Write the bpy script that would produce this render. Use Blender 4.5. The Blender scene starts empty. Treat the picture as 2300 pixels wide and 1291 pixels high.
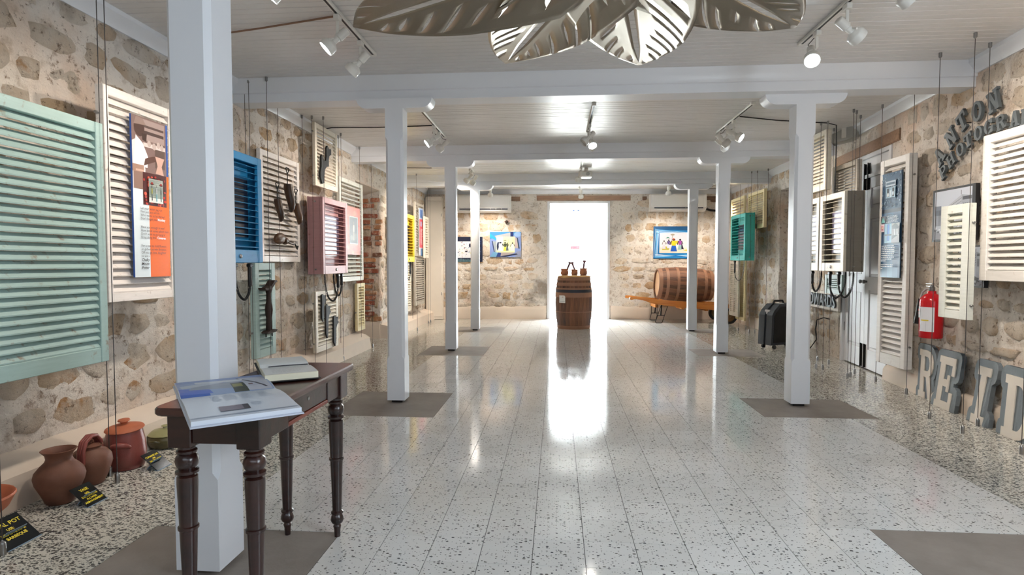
import bpy, bmesh, math, random
from math import sin, cos, pi, radians as R
from mathutils import Vector, Matrix, noise as mnoise
random.seed(7)
S = bpy.context.scene
COL = S.collection

# ------------------------------------------------------------------ camera, sky, light, exposure
cd = bpy.data.cameras.new('camera'); cam = bpy.data.objects.new('camera', cd); COL.objects.link(cam)
cam.location = (0, 0, 1.144)
cam.rotation_euler = (R(90 - 2.357), 0, R(4.44))
cd.sensor_width = 36; cd.lens = 36 * 1300 / 2300; cd.clip_start = .05; cd.clip_end = 200
S.camera = cam
w = bpy.data.worlds.new('sky'); S.world = w; w.use_nodes = True
bg = w.node_tree.nodes['Background']; bg.inputs[0].default_value = (.90, .95, 1, 1); bg.inputs[1].default_value = 30.0
S.view_settings.view_transform = 'Standard'; S.view_settings.look = 'None'
S.view_settings.gamma = 1; S.view_settings.use_curve_mapping = False
S.view_settings.exposure = 0.85

def area(name, loc, rot, sx, sy, power, col):
    l = bpy.data.lights.new(name, 'AREA'); l.shape = 'RECTANGLE'; l.size = sx; l.size_y = sy; l.energy = power; l.color = col
    o = bpy.data.objects.new(name, l); COL.objects.link(o); o.location = loc; o.rotation_euler = rot
    return o
# daylight: the sky itself through the far doorway; the two area lamps are added fill near the camera
area('rear_fill', (.1, -1.35, 2.05), (R(36), 0, 0), 3.6, 1.4, 22, (.74, .87, 1))  # added cool fill lamp behind the camera; the wall there is closed
area('side_fill', (2.55, .5, 1.75), Vector((.86, -.42, .30)).to_track_quat('Z', 'Y').to_euler(), 1.2, 1.5, 36, (.78, .89, 1))  # added fill lamp brightening right-hand faces; no window is built in that wall

# ------------------------------------------------------------------ helpers
def srgb(h):
    h = h.lstrip('#'); v = [int(h[i:i + 2], 16) / 255 for i in (0, 2, 4)]
    return tuple((c / 12.92 if c <= .04045 else ((c + .055) / 1.055) ** 2.4) for c in v) + (1,)

class NT:
    def __init__(s, name):
        s.m = bpy.data.materials.new(name); s.m.use_nodes = True; s.t = s.m.node_tree
        s.p = s.t.nodes['Principled BSDF']; s.out = s.t.nodes['Material Output']
    def n(s, typ, **kw):
        nd = s.t.nodes.new(typ)
        for k, v in kw.items():
            if k.startswith('_'): setattr(nd, k[1:], v)
            else:
                key = int(k[1:]) if k[0] == 'i' and k[1:].isdigit() else k.replace('__', ' ')
                nd.inputs[key].default_value = v
        return nd
    def l(s, a, b): s.t.links.new(a, b)
    def pos(s): return s.n('ShaderNodeNewGeometry').outputs['Position']
    def noise(s, scale, detail=4, rough=.55, vec=None):
        nd = s.n('ShaderNodeTexNoise', Scale=scale, Detail=detail, Roughness=rough)
        if vec is not None: s.l(vec, nd.inputs['Vector'])
        return nd.outputs['Fac']
    def ramp(s, fac, *stops):
        r = s.n('ShaderNodeValToRGB'); e = r.color_ramp.elements
        while len(e) < len(stops): e.new(.5)
        for el, (p, c) in zip(e, stops):
            el.position = p; el.color = c if not isinstance(c, (int, float)) else (c, c, c, 1)
        s.l(fac, r.inputs[0]); return r.outputs[0]
    def mix(s, fac, a, b, mode='MIX'):
        m = s.n('ShaderNodeMix', _data_type='RGBA', _blend_type=mode)
        if isinstance(fac, (int, float)): m.inputs[0].default_value = fac
        else: s.l(fac, m.inputs[0])
        for i, v in ((6, a), (7, b)):
            if isinstance(v, tuple): m.inputs[i].default_value = v
            else: s.l(v, m.inputs[i])
        return m.outputs[2]
    def math(s, op, a, b=None):
        m = s.n('ShaderNodeMath', _operation=op)
        for i, v in enumerate((a, b)):
            if v is None: continue
            if isinstance(v, (int, float)): m.inputs[i].default_value = v
            else: s.l(v, m.inputs[i])
        return m.outputs[0]
    def base(s, c):
        if isinstance(c, tuple): s.p.inputs['Base Color'].default_value = c
        else: s.l(c, s.p.inputs['Base Color'])
    def set(s, **kw):
        for k, v in kw.items():
            k = k.replace('__', ' ')
            if isinstance(v, (int, float, tuple)): s.p.inputs[k].default_value = v
            else: s.l(v, s.p.inputs[k])
    def bump(s, h, strength=.3, dist=.01):
        b = s.n('ShaderNodeBump', Strength=strength, Distance=dist); s.l(h, b.inputs['Height']); s.l(b.outputs[0], s.p.inputs['Normal'])

def plain(name, hexc, rough=.5, metal=0, var=.08, bump=0):
    n = NT(name); c = srgb(hexc)
    d = tuple(x * (1 - var * 2) for x in c[:3]) + (1,)
    tc = n.n('ShaderNodeTexCoord').outputs['Object']
    n.base(n.mix(n.noise(6, 3, vec=tc), d, tuple(min(1, x * (1 + var)) for x in c[:3]) + (1,)))
    n.set(Roughness=rough, Metallic=metal)
    if bump: n.bump(n.noise(60, 3, vec=tc), bump, .004)
    return n.m

def painted(name, hexc, wear='#8a6a48', amount=.5, rough=.45):
    """brushed paint on old timber: streaks along the boards, rubbed and knotty spots"""
    n = NT(name); c = srgb(hexc); g = n.pos()
    oi = n.n('ShaderNodeObjectInfo').outputs['Random']
    mp = n.n('ShaderNodeMapping', Scale=(6, 6, 60)); n.l(g, mp.inputs[0])
    st = n.noise(1.2, 4, .6, mp.outputs[0])
    lo = tuple(x * .80 for x in c[:3]) + (1,); hi = tuple(min(1, x * 1.08 + .01) for x in c[:3]) + (1,)
    col = n.mix(st, lo, hi)
    col = n.mix(n.math('MULTIPLY', oi, .22), col, tuple(x * .62 for x in c[:3]) + (1,))
    sp = n.ramp(n.noise(21, 3, .6, g), (.66 - .05 * amount, 0), (.74, 1))
    col = n.mix(n.math('MULTIPLY', sp, .75 * amount), col, srgb(wear))
    n.base(col); n.set(Roughness=rough); n.bump(st, .15, .003)
    return n.m

def emit(name, col, strength):
    n = NT(name); n.set(Emission__Color=col, Emission__Strength=strength); n.base(col); return n.m

class MB:
    def __init__(s): s.v = []; s.f = []; s.m = []; s.c = []; s.M = Matrix.Identity(4); s.mi = 0
    def add(s, vs, fs):
        o = len(s.v); s.v += [tuple(s.M @ Vector(v)) for v in vs]
        s.f += [tuple(i + o for i in f) for f in fs]; s.m += [s.mi] * len(fs); return s
    def box(s, x0, x1, y0, y1, z0, z1):
        vs = [(x, y, z) for z in (z0, z1) for y in (y0, y1) for x in (x0, x1)]
        return s.add(vs, [(0, 2, 3, 1), (4, 5, 7, 6), (0, 1, 5, 4), (2, 6, 7, 3), (0, 4, 6, 2), (1, 3, 7, 5)])
    def cbox(s, x0, x1, y0, y1, z0, z1, b=.004):
        """box with chamfered edges"""
        bm = bmesh.new(); bmesh.ops.create_cube(bm, size=1)
        for v in bm.verts: v.co = ((x0 + x1) / 2 + v.co.x * (x1 - x0), (y0 + y1) / 2 + v.co.y * (y1 - y0), (z0 + z1) / 2 + v.co.z * (z1 - z0))
        bmesh.ops.bevel(bm, geom=bm.edges[:], offset=b, segments=1, affect='EDGES')
        bm.verts.index_update(); s.add([v.co[:] for v in bm.verts], [tuple(v.index for v in f.verts) for f in bm.faces]); bm.free(); return s
    def prism(s, pts, d0, d1, ax='y'):
        """closed outline (a,b) extruded: ax y -> (a,d,b); z -> (a,b,d); x -> (d,a,b)"""
        k = len(pts); f3 = {'y': lambda a, b, d: (a, d, b), 'z': lambda a, b, d: (a, b, d), 'x': lambda a, b, d: (d, a, b)}[ax]
        vs = [f3(a, b, d0) for a, b in pts] + [f3(a, b, d1) for a, b in pts]
        fs = [tuple(range(k)), tuple(range(2 * k - 1, k - 1, -1))] + [(i, i + k, (i + 1) % k + k, (i + 1) % k) for i in range(k)]
        return s.add(vs, fs)
    def lathe(s, prof, n=24, cap=True):
        vs = []; fs = []; k = len(prof)
        for r, z in prof: vs += [(r * cos(2 * pi * i / n), r * sin(2 * pi * i / n), z) for i in range(n)]
        for j in range(k - 1): fs += [(j * n + i, j * n + (i + 1) % n, (j + 1) * n + (i + 1) % n, (j + 1) * n + i) for i in range(n)]
        if cap: fs += [tuple(range(n - 1, -1, -1)), tuple((k - 1) * n + i for i in range(n))]
        return s.add(vs, fs)
    def tube(s, pts, r, n=8, rs=None):
        P = [Vector(p) for p in pts]; k = len(P); vs = []; fs = []
        up = Vector((0, 0, 1)); prev = None
        for i in range(k):
            d = (P[min(i + 1, k - 1)] - P[max(i - 1, 0)]); d = d.normalized() if d.length > 1e-9 else Vector((0, 0, 1))
            if prev is None: a = d.orthogonal().normalized()
            else:
                a = prev - d * prev.dot(d); a = a.normalized() if a.length > 1e-6 else d.orthogonal().normalized()
            prev = a; b = d.cross(a); rr = rs[i] if rs else r
            vs += [tuple(P[i] + (a * cos(2 * pi * j / n) + b * sin(2 * pi * j / n)) * rr) for j in range(n)]
        for i in range(k - 1): fs += [(i * n + j, i * n + (j + 1) % n, (i + 1) * n + (j + 1) % n, (i + 1) * n + j) for j in range(n)]
        fs += [tuple(range(n - 1, -1, -1)), tuple((k - 1) * n + i for i in range(n))]
        return s.add(vs, fs)
    def sphere(s, c, r, n=12, sc=(1, 1, 1)):
        k = n // 2; vs = [(c[0], c[1], c[2] - r * sc[2])]; fs = []
        for j in range(1, k):
            a = pi * j / k
            vs += [(c[0] + r * sc[0] * sin(a) * cos(2 * pi * i / n), c[1] + r * sc[1] * sin(a) * sin(2 * pi * i / n), c[2] - r * sc[2] * cos(a)) for i in range(n)]
        vs.append((c[0], c[1], c[2] + r * sc[2])); L = len(vs) - 1
        fs += [(0, 1 + (i + 1) % n, 1 + i) for i in range(n)]
        for j in range(k - 2): fs += [(1 + j * n + i, 1 + j * n + (i + 1) % n, 1 + (j + 1) * n + (i + 1) % n, 1 + (j + 1) * n + i) for i in range(n)]
        fs += [(L, 1 + (k - 2) * n + i, 1 + (k - 2) * n + (i + 1) % n) for i in range(n)]
        return s.add(vs, fs)
    def mesh(s, name, mats, smooth=None):
        me = bpy.data.meshes.new(name); me.from_pydata(s.v, [], s.f)
        for m in (mats if isinstance(mats, (list, tuple)) else [mats]): me.materials.append(m)
        me.polygons.foreach_set('material_index', s.m)
        bm = bmesh.new(); bm.from_mesh(me); bmesh.ops.recalc_face_normals(bm, faces=bm.faces[:]); bm.to_mesh(me); bm.free()
        if smooth:
            me.polygons.foreach_set('use_smooth', [True] * len(me.polygons)); me.set_sharp_from_angle(angle=R(smooth))
        me.update(); return me
    def build(s, name, mats, parent=None, smooth=None, loc=None, rot=None):
        return link(name, s.mesh(name, mats, smooth), parent, loc, rot)

def link(name, me, parent=None, loc=None, rot=None, scale=None):
    o = bpy.data.objects.new(name, me); COL.objects.link(o)
    if parent: o.parent = parent
    if loc: o.location = loc
    if rot: o.rotation_euler = rot
    if scale: o.scale = scale
    return o
def tag(o, label, cat, group=None):
    o['label'] = label; o['category'] = cat
    if group: o['group'] = group
    return o
def thing(name, label, cat, loc=(0, 0, 0), rz=0, group=None):
    o = bpy.data.objects.new(name, None); COL.objects.link(o); o.empty_display_size = .1
    o.location = loc; o.rotation_euler = (0, 0, R(rz)); return tag(o, label, cat, group)
def structure(o): o['kind'] = 'structure'; return o
def stuff(o): o['kind'] = 'stuff'; return o
def copy_tree(o, parent=None):
    c = o.copy(); COL.objects.link(c)
    if parent: c.parent = parent
    for ch in list(o.children): copy_tree(ch, c)
    return c
# ------------------------------------------------------------------ materials
def mat_mortar():
    n = NT('lime_mortar'); g = n.pos()
    c = n.mix(n.noise(2.2, 5, .6, g), srgb('#d9cdbf'), srgb('#f1ebe3'))
    c = n.mix(n.math('MULTIPLY', n.ramp(n.noise(1.1, 4, .6, g), (.52, 0), (.70, 1)), .6), c, srgb('#d6ab86'))
    c = n.mix(n.math('MULTIPLY', n.ramp(n.noise(7, 6, .7, g), (.54, 0), (.66, 1)), .6), c, srgb('#a8927a'))
    c = n.mix(n.math('MULTIPLY', n.ramp(n.noise(30, 5, .75, g), (.58, 0), (.68, 1)), .85), c, srgb('#6a5643'))
    c = n.mix(n.math('MULTIPLY', n.ramp(n.noise(.8, 5, .65, g), (.56, 0), (.68, 1)), .75), c, srgb('#584631'))
    c = n.mix(n.math('MULTIPLY', n.ramp(n.noise(15, 6, .75, g), (.57, 0), (.64, 1)), .6), c, srgb('#7d5c3c'))
    n.base(c); n.set(Roughness=.92); n.bump(n.noise(24, 8, .7, g), .9, .025); return n.m
def mat_stone():
    n = NT('coral_stone'); g = n.pos(); r = n.n('ShaderNodeObjectInfo').outputs['Random']
    t = n.math('ADD', n.math('MULTIPLY', r, .28), n.math('MULTIPLY', n.noise(2.6, 5, .62, g), .8))
    c = n.ramp(t, (.30, srgb('#f0e6da')), (.55, srgb('#e5d6c3')), (.72, srgb('#d2b592')), (.90, srgb('#ab8460')))
    c = n.mix(n.math('MULTIPLY', n.ramp(n.noise(3.4, 6, .7, g), (.58, 0), (.67, 1)), .8), c, srgb('#bd8442'))
    c = n.mix(n.math('MULTIPLY', n.ramp(n.noise(9, 6, .72, g), (.54, 0), (.68, 1)), .5), c, srgb('#9e8464'))
    c = n.mix(n.math('MULTIPLY', n.ramp(n.noise(30, 5, .78, g), (.59, 0), (.68, 1)), .8), c, srgb('#624d36'))
    c = n.mix(n.math('MULTIPLY', n.ramp(n.noise(.8, 5, .65, g), (.56, 0), (.68, 1)), .7), c, srgb('#584631'))
    c = n.mix(n.math('MULTIPLY', n.ramp(n.noise(15, 6, .75, g), (.57, 0), (.64, 1)), .6), c, srgb('#775637'))
    n.base(c); n.set(Roughness=.92); n.bump(n.noise(22, 9, .75, g), 1.0, .04); return n.m
def mat_brick():
    n = NT('old_brick'); g = n.pos(); r = n.n('ShaderNodeObjectInfo').outputs['Random']
    c = n.ramp(r, (.1, srgb('#8e4a35')), (.45, srgb('#a8664a')), (.8, srgb('#c08a5c')), (1, srgb('#6d4638')))
    c = n.mix(n.ramp(n.noise(16, 4, .6, g), (.5, 0), (.7, 1)), c, srgb('#d8c3ae')); n.base(c)
    n.set(Roughness=.9); n.bump(n.noise(50, 4, .6, g), .6, .01); return n.m
def mat_terrazzo(name, ground, ground2, frac, scale, size, rough):
    n = NT(name); g = n.pos(); r = n.n('ShaderNodeObjectInfo').outputs['Random']
    base = n.mix(r, srgb(ground), srgb(ground2))
    base = n.mix(n.math('MULTIPLY', n.noise(1.4, 4, .6, g), .35), base, srgb('#a9a69d'))
    def chips(base, sc, fr, sz):
        mp = n.n('ShaderNodeMapping', Scale=(sc * .75, sc * 1.15, 1)); n.l(g, mp.inputs[0])
        wv = n.n('ShaderNodeTexNoise', Scale=2.0, Detail=2); n.l(mp.outputs[0], wv.inputs['Vector'])
        ad = n.mix(.12, mp.outputs[0], wv.outputs['Color'])
        vo = n.n('ShaderNodeTexVoronoi', Scale=1.0, _voronoi_dimensions='2D'); n.l(ad, vo.inputs['Vector'])
        sp = n.n('ShaderNodeSeparateColor'); n.l(vo.outputs['Color'], sp.inputs[0])
        on = n.math('LESS_THAN', sp.outputs[0], fr); rad = n.math('MULTIPLY', sp.outputs[1], sz)
        k = n.math('MULTIPLY', on, n.math('LESS_THAN', vo.outputs['Distance'], rad))
        return n.mix(k, base, n.mix(sp.outputs[2], srgb('#2b2e38'), srgb('#77766e')))
    c = chips(base, scale, frac, size); c = chips(c, scale * 1.9, frac * .8, size)
    n.base(c)
    rr = n.ramp(n.noise(2.5, 4, .6, g), (.3, rough * .75), (.75, rough * 1.45)); n.l(rr, n.p.inputs['Roughness'])
    n.set(IOR=1.5); return n.m
def mat_concrete():
    n = NT('worn_concrete'); g = n.pos()
    c = n.mix(n.noise(3.2, 6, .65, g), srgb('#6b635d'), srgb('#a89f96'))
    n.base(c); n.set(Roughness=.6); n.bump(n.noise(30, 5, .6, g), .3, .006); return n.m
def mat_white(name, hexc, rough, stain=.25):
    n = NT(name); g = n.pos(); c = srgb(hexc)
    k = n.math('MULTIPLY', n.ramp(n.noise(1.6, 5, .6, g), (.45, 0), (.8, 1)), stain)
    n.base(n.mix(k, c, tuple(x * .78 for x in c[:3]) + (1,)))
    mp = n.n('ShaderNodeMapping', Scale=(1, 14, 14)); n.l(g, mp.inputs[0]); h = n.noise(3, 3, .5, mp.outputs[0])
    n.set(Roughness=rough); n.bump(h, .12, .004); return n.m
def mat_wood(name, a, b, rough=.5, coat=0, sc=(2, 30, 30)):
    n = NT(name); tc = n.n('ShaderNodeTexCoord').outputs['Object']; r = n.n('ShaderNodeObjectInfo').outputs['Random']
    mp = n.n('ShaderNodeMapping', Scale=sc); n.l(tc, mp.inputs[0]); f = n.noise(1.5, 5, .6, mp.outputs[0])
    f = n.math('ADD', n.math('MULTIPLY', f, .75), n.math('MULTIPLY', r, .28))
    n.base(n.ramp(f, (.25, srgb(a)), (.75, srgb(b)))); n.set(Roughness=rough, Coat__Weight=coat, Coat__Roughness=.2); n.bump(f, .25, .003); return n.m
def mat_clay(name, a, b, dark='#5b3a2c', rough=.6):
    n = NT(name); tc = n.n('ShaderNodeTexCoord').outputs['Object']
    c = n.mix(n.noise(9, 4, .6, tc), srgb(a), srgb(b)); c = n.mix(n.ramp(n.noise(5, 3, .5, tc), (.52, 0), (.72, .7)), c, srgb(dark))
    n.base(c); n.set(Roughness=rough); n.bump(n.noise(80, 3, .6, tc), .2, .003); return n.m
def mat_print():
    n = NT('print_ink'); a = n.n('ShaderNodeAttribute', _attribute_name='Col'); n.base(a.outputs['Color']); n.set(Roughness=.35); return n.m

mortar, stone_m, brick_m = mat_mortar(), mat_stone(), mat_brick()
plaster = mat_white('plaster_ledge', '#dccdbd', .9, .5)
tile_m = mat_terrazzo('pale_terrazzo', '#f2f2f0', '#e6e6e3', .24, 84, .40, .085)
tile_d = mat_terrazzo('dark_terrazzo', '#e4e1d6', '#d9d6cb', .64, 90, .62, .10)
grout = plain('grout', '#4c4a48', .8); concrete = mat_concrete()
white_ceil = mat_white('ceiling_gloss', '#e0dedc', .32, .15)
white_gloss = mat_white('column_gloss', '#e4e7ec', .32, .10)
white_paint = mat_white('white_door_paint', '#e2e3e6', .4, .1)
metal = plain('brushed_steel', '#9a9a9a', .3, 1); dark_metal = plain('dark_iron', '#1b1716', .45, .6, bump=.3)
cable_m = plain('steel_cable', '#4b4644', .5, .6); black = plain('black_rubber', '#0c0d10', .4)
lamp_white = plain('lamp_white', '#e9e7e1', .35); lamp_grey = plain('lamp_grey', '#b9b9b4', .4)
glow = emit('lamp_glow', (.80, .90, 1, 1), 22)
print_m = mat_print()
old_wood = mat_wood('weathered_lintel', '#5a4030', '#9b7c62', .8)
aqua = painted('pale_aqua_paint', '#a6c2bd', '#7c5a36', .9); cream = painted('cream_paint', '#ece3d2', '#8b6a45', .7)
whitewash = painted('whitewash_paint', '#eee6df', '#8a6d55', .8); coolwhite = painted('cool_white_paint', '#ebe7e2', '#94765a', .6)
palegreen = painted('pale_green_paint', '#e6e7dc', '#97784e', .5); greige = painted('weathered_grey_paint', '#b9b2a6', '#6f5b44', .9)
tealgrey = painted('blue_grey_paint', '#a9c2bd', '#7d7660', .6)
blue_p = painted('cobalt_paint', '#177bb0', '#0d4a6e', .4); pink_p = painted('rose_paint', '#c39496', '#8d4a45', .7)
teal_p = painted('turquoise_paint', '#3fb5ad', '#557a4a', .7); yellow_p = painted('yellow_paint', '#e3c832', '#9a8130', .4)
straw = painted('straw_paint', '#ead9a8', '#9b8350', .6); boxgrey = painted('box_grey_paint', '#8d877c', '#5f5648', .9)
screen_m = plain('dark_screen', '#1d2030', .15); lilac_m = plain('lilac_screen', '#756c88', .3)
inner_dark = plain('box_interior', '#15171a', .8)

# ------------------------------------------------------------------ setting
T = .2056; GX = -.0927
YB = lambda x: 12.02 + .06 * (x - .45)          # the end wall is a little out of square
def RX(y):                                      # the right wall widens with depth
    return 3.07 + .0955 * (y - 3.9) if y < 8.3 else 3.49 + .02 * (y - 8.3)
LX = -2.70; CZ = 2.66

# floor: a bed with inset tiles, concrete squares round the columns
mb = MB(); mb.box(-3.4, 4.1, -1.6, 12.9, -.12, -.004)
floor = structure(mb.build('floor', grout))
mb = MB(); mb.box(-9, 9, 12.9, 30, -.2, -.06); structure(mb.build('trim_5', plain('sunlit_paving', '#d8d4cc', .8)))
Y0 = 1.023 - .1028
patches = [(-5 - 3, -4, 2.40, 1.62), (6 + 1, 6 + 5, 2.47, 1.72), (-8, -4, 5.03, 4.24), (8, 12, 5.13, 4.40),
           (-8, -4, 7.85, 7.13), (9, 13, 7.9, 7.2), (-8, -4, 10.3, 9.6), (10, 14, 10.45, 9.75)]
PR = []
for i0, i1, ya, yb in patches:
    ra = round((ya - Y0) / T); rb = round((yb - Y0) / T); PR.append((i0, i1, rb, ra))
def in_patch(i, j): return any(a <= i < b and c <= j < d for a, b, c, d in PR)
for a, b, c, d in PR:
    mb = MB(); mb.box(GX + a * T + .002, GX + b * T - .002, Y0 + c * T + .002, Y0 + d * T - .002, -.006, -.0006); mb.build('concrete_patch', concrete, floor)
def tile_mesh(m):
    mb = MB(); h = T / 2 - .0013; mb.box(-h, h, -h, h, -.006, 0)
    return mb, mb.mesh('tile', m)
light_cells = []; dark_cells = []
for j in range(-12, 55):
    for i in range(-16, 19):
        x = GX + (i + .5) * T; y = Y0 + (j + .5) * T
        if in_patch(i, j) or y > YB(x) + .02 or x < LX - .55 or x > RX(y) + .55: continue
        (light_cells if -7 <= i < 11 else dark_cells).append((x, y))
def lay(cells, m, name):
    mbt, me = tile_mesh(m)
    def seen(c): return c[1] > 1.9 and abs(math.atan2(c[0], c[1]) + R(4.4)) < R(41.5)
    order = sorted([c for c in cells if seen(c)], key=lambda c: c[0] ** 2 + c[1] ** 2)[:300]; near = set(order)
    for c in order:
        link(name, me, floor, (c[0], c[1], random.uniform(-.0003, .0002)), (random.gauss(0, .0007), random.gauss(0, .0007), 0))
    far = MB()
    for c in cells:
        if c in near: continue
        far.M = Matrix.Translation((c[0], c[1], random.uniform(-.0003, .0002))) @ Matrix.Rotation(random.gauss(0, .0007), 4, 'X') @ Matrix.Rotation(random.gauss(0, .0007), 4, 'Y')
        far.add(mbt.v, mbt.f)
    far.M = Matrix.Identity(4)
    stuff(far.build(name, m, floor))
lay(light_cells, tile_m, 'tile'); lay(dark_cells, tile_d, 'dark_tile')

# ceiling of narrow boards
mb = MB(); mb.box(-3.4, 4.2, -1.6, 12.9, CZ + .012, CZ + .2); ceiling = structure(mb.build('ceiling', plain('ceiling_void', '#2e2b29', .9)))
bw = .0665
mb = MB(); mb.add([(x, y, z) for x in (-3.3, 4.1) for y, z in ((-.0305, .012), (-.0305, .003), (-.0290, 0), (.0290, 0), (.0305, .003), (.0305, .012))],
                  [(0, 1, 7, 6), (1, 2, 8, 7), (2, 3, 9, 8), (3, 4, 10, 9), (4, 5, 11, 10), (0, 1, 2, 3, 4, 5), (6, 7, 8, 9, 10, 11)])
bme = mb.mesh('ceiling_board', white_ceil)
for k in range(int(13.6 / bw)):
    link('ceiling_board', bme, ceiling, (0, -1.5 + k * bw, CZ + random.uniform(-.001, .001)))

# walls: mortar backing with rubble stones standing proud of it
def basis(p, u):                                 # origin, direction along the wall -> (U, Z, N) frame
    u = Vector(u).normalized(); z = Vector((0, 0, 1)); nrm = u.cross(z)
    return Matrix(((u.x, z.x, nrm.x, p[0]), (u.y, z.y, nrm.y, p[1]), (u.z, z.z, nrm.z, p[2]), (0, 0, 0, 1)))
def stone_variants():
    out = []
    for k in range(18):
        n = 11; mb = MB(); ph = random.random() * 6; e = random.uniform(2.3, 4.0); rr = [random.uniform(.74, 1.12) for _ in range(n)]
        def ring(s, z, jit):
            r = []
            for i in range(n):
                a = 2 * pi * i / n + ph; c, q = cos(a), sin(a)
                m = (abs(c) ** e + abs(q) ** e) ** (-1 / e) * .5 * s * rr[i]
                r.append((m * c + random.gauss(0, jit), m * q + random.gauss(0, jit), z + random.gauss(0, jit * 2)))
            return r
        vs = ring(1.04, -.3, 0) + ring(.88, .5, .02) + ring(.62, .88, .03) + [(0, 0, 1.0)]
        fs = [(j * n + i, j * n + (i + 1) % n, (j + 1) * n + (i + 1) % n, (j + 1) * n + i) for j in range(2) for i in range(n)]
        fs += [(2 * n + i, 2 * n + (i + 1) % n, 3 * n) for i in range(n)]
        mb.add(vs, fs); out.append((mb, mb.mesh('stone', stone_m, 70)))
    return out
SV = stone_variants()
def brick_variants():
    out = []
    for k in range(6):
        mb = MB(); mb.cbox(-.5, .5, -.5, .5, -.3, 1, .10); mb.v = [(x + random.gauss(0, .02), y + random.gauss(0, .035), z + random.gauss(0, .05)) for x, y, z in mb.v]; out.append(mb.mesh('brick', brick_m))
    return out
BV = brick_variants()
def rubble(wall, segs, limit=300, hs=(.12, .25), ws=(.15, .40)):
    cells = []
    for F, u0, u1, v0, v1, holes in segs:
        v = v0
        while v < v1 - .06:
            h = min(random.uniform(*hs), v1 - v); u = u0 + random.uniform(-.1, 0)
            while u < u1 - .05:
                wd = random.uniform(*ws); a, b = max(u, u0), min(u + wd, u1); u += wd
                if b - a < .09: continue
                hh = h * random.uniform(.78, 1.0); g = random.uniform(.012, .04)
                cu, cv = (a + b) / 2, v + h / 2 + random.uniform(-.012, .012)
                if any(b > p and a < q and cv + hh / 2 > r and cv - hh / 2 < s for p, q, r, s in holes): continue
                M = F @ Matrix.Translation((cu, cv, 0)) @ Matrix.Rotation(random.gauss(0, .06), 4, 'Z') @ Matrix.Diagonal((b - a - g, hh - g, random.uniform(.010, .030), 1))
                cells.append((M, random.randrange(18)))
            v += h
    for F, u0, u1, v0, v1, holes in segs:        # roughly laid mortar, lapping over the stone edges
        st = .034; nu, nv = int((u1 - u0) / st), int((v1 - v0 + .1) / st); mb = MB(); mb.M = F
        def D(u, v):
            p = F @ Vector((u, v, 0)); return .004 + .011 * mnoise.noise(p * 9) + .008 * mnoise.noise(p * 3.3) + .005 * mnoise.noise(p * 21)
        vs = [(u0 + i * st, v0 - .06 + j * st, D(u0 + i * st, v0 + j * st)) for i in range(nu + 1) for j in range(nv + 1)]
        fs = []
        for i in range(nu):
            for j in range(nv):
                cu, cv = u0 + (i + .5) * st, v0 - .06 + (j + .5) * st
                if any(p - .01 < cu < q + .01 and r - .01 < cv < s - .02 for p, q, r, s in holes): continue
                a = i * (nv + 1) + j; fs.append((a, a + nv + 1, a + nv + 2, a + 1))
        mb.add(vs, fs)
        me = bpy.data.meshes.new('rough_mortar'); me.from_pydata(mb.v, [], mb.f); me.materials.append(mortar)
        me.polygons.foreach_set('use_smooth', [True] * len(me.polygons)); link('rough_mortar', me, wall)
    cells.sort(key=lambda c: (c[0].translation - cam.location).length if c[0].translation.y > 1.6 else 99)
    rest = MB()
    for k, (M, t) in enumerate(cells):
        if k < limit: o = link('stone', SV[t][1], wall); o.matrix_local = M
        else: rest.M = M; rest.add(SV[t][0].v, SV[t][0].f)
    if rest.v: stuff(rest.build('stone', stone_m, wall, 70))

# left wall (alcove between 7.6 and 8.64)
AL0, AL1, ALZ, ALD = 7.62, 8.66, 2.25, .55
mb = MB(); mb.box(LX - .6, LX, -1.6, AL0, 0, 2.9); mb.box(LX - .6, LX, AL1, 12.4, 0, 2.9); mb.box(LX - .6, LX, AL0, AL1, ALZ, 2.9); mb.box(LX - .7, LX - ALD, AL0, AL1, 0, ALZ)
wall_left = structure(mb.build('wall_left', mortar))
rubble(wall_left, [(basis((LX, 0, 0), (0, 1, 0)), -1.2, 11.7, .24, 2.60, [(AL0 - .02, AL1 + .02, 0, ALZ + .03)]),
                   (basis((LX - ALD, 0, 0), (0, 1, 0)), AL0 + .03, AL1 - .03, .1, ALZ - .05, [])], hs=(.13, .24), ws=(.16, .40))
F = basis((LX - ALD, AL1, 0), (1, 0, 0))
rubble(wall_left, [(F, 0.0, ALD, .2, ALZ - .06, [])], limit=14, hs=(.2, .3), ws=(.2, .3))
for r in range(23):
    v = .30 + r * .082; u = .01 + (r % 2) * .08
    while u < ALD - .10:
        wd = random.uniform(.15, .25)
        if random.random() < (.88 if .55 < v < 1.9 else .62):
            o = link('brick', random.choice(BV), wall_left)
            o.matrix_local = F @ Matrix.Translation((u + wd / 2, v + random.uniform(-.008, .008), 0)) @ Matrix.Diagonal((min(wd, ALD - u) - .012, .062, .034, 1))
        u += wd + .01
mb = MB(); mb.add([(LX - ALD, AL0, ALZ - .16), (LX - ALD, AL1, ALZ - .16), (LX + .01, AL1, ALZ), (LX + .01, AL0, ALZ), (LX - ALD, AL0, ALZ + .02), (LX - ALD, AL1, ALZ + .02), (LX + .01, AL1, ALZ + .02), (LX + .01, AL0, ALZ + .02)],
                  [(0, 1, 2, 3), (4, 5, 6, 7), (0, 1, 5, 4), (2, 3, 7, 6), (1, 2, 6, 5), (0, 3, 7, 4)])
mb.build('soffit', plaster, wall_left)
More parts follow.
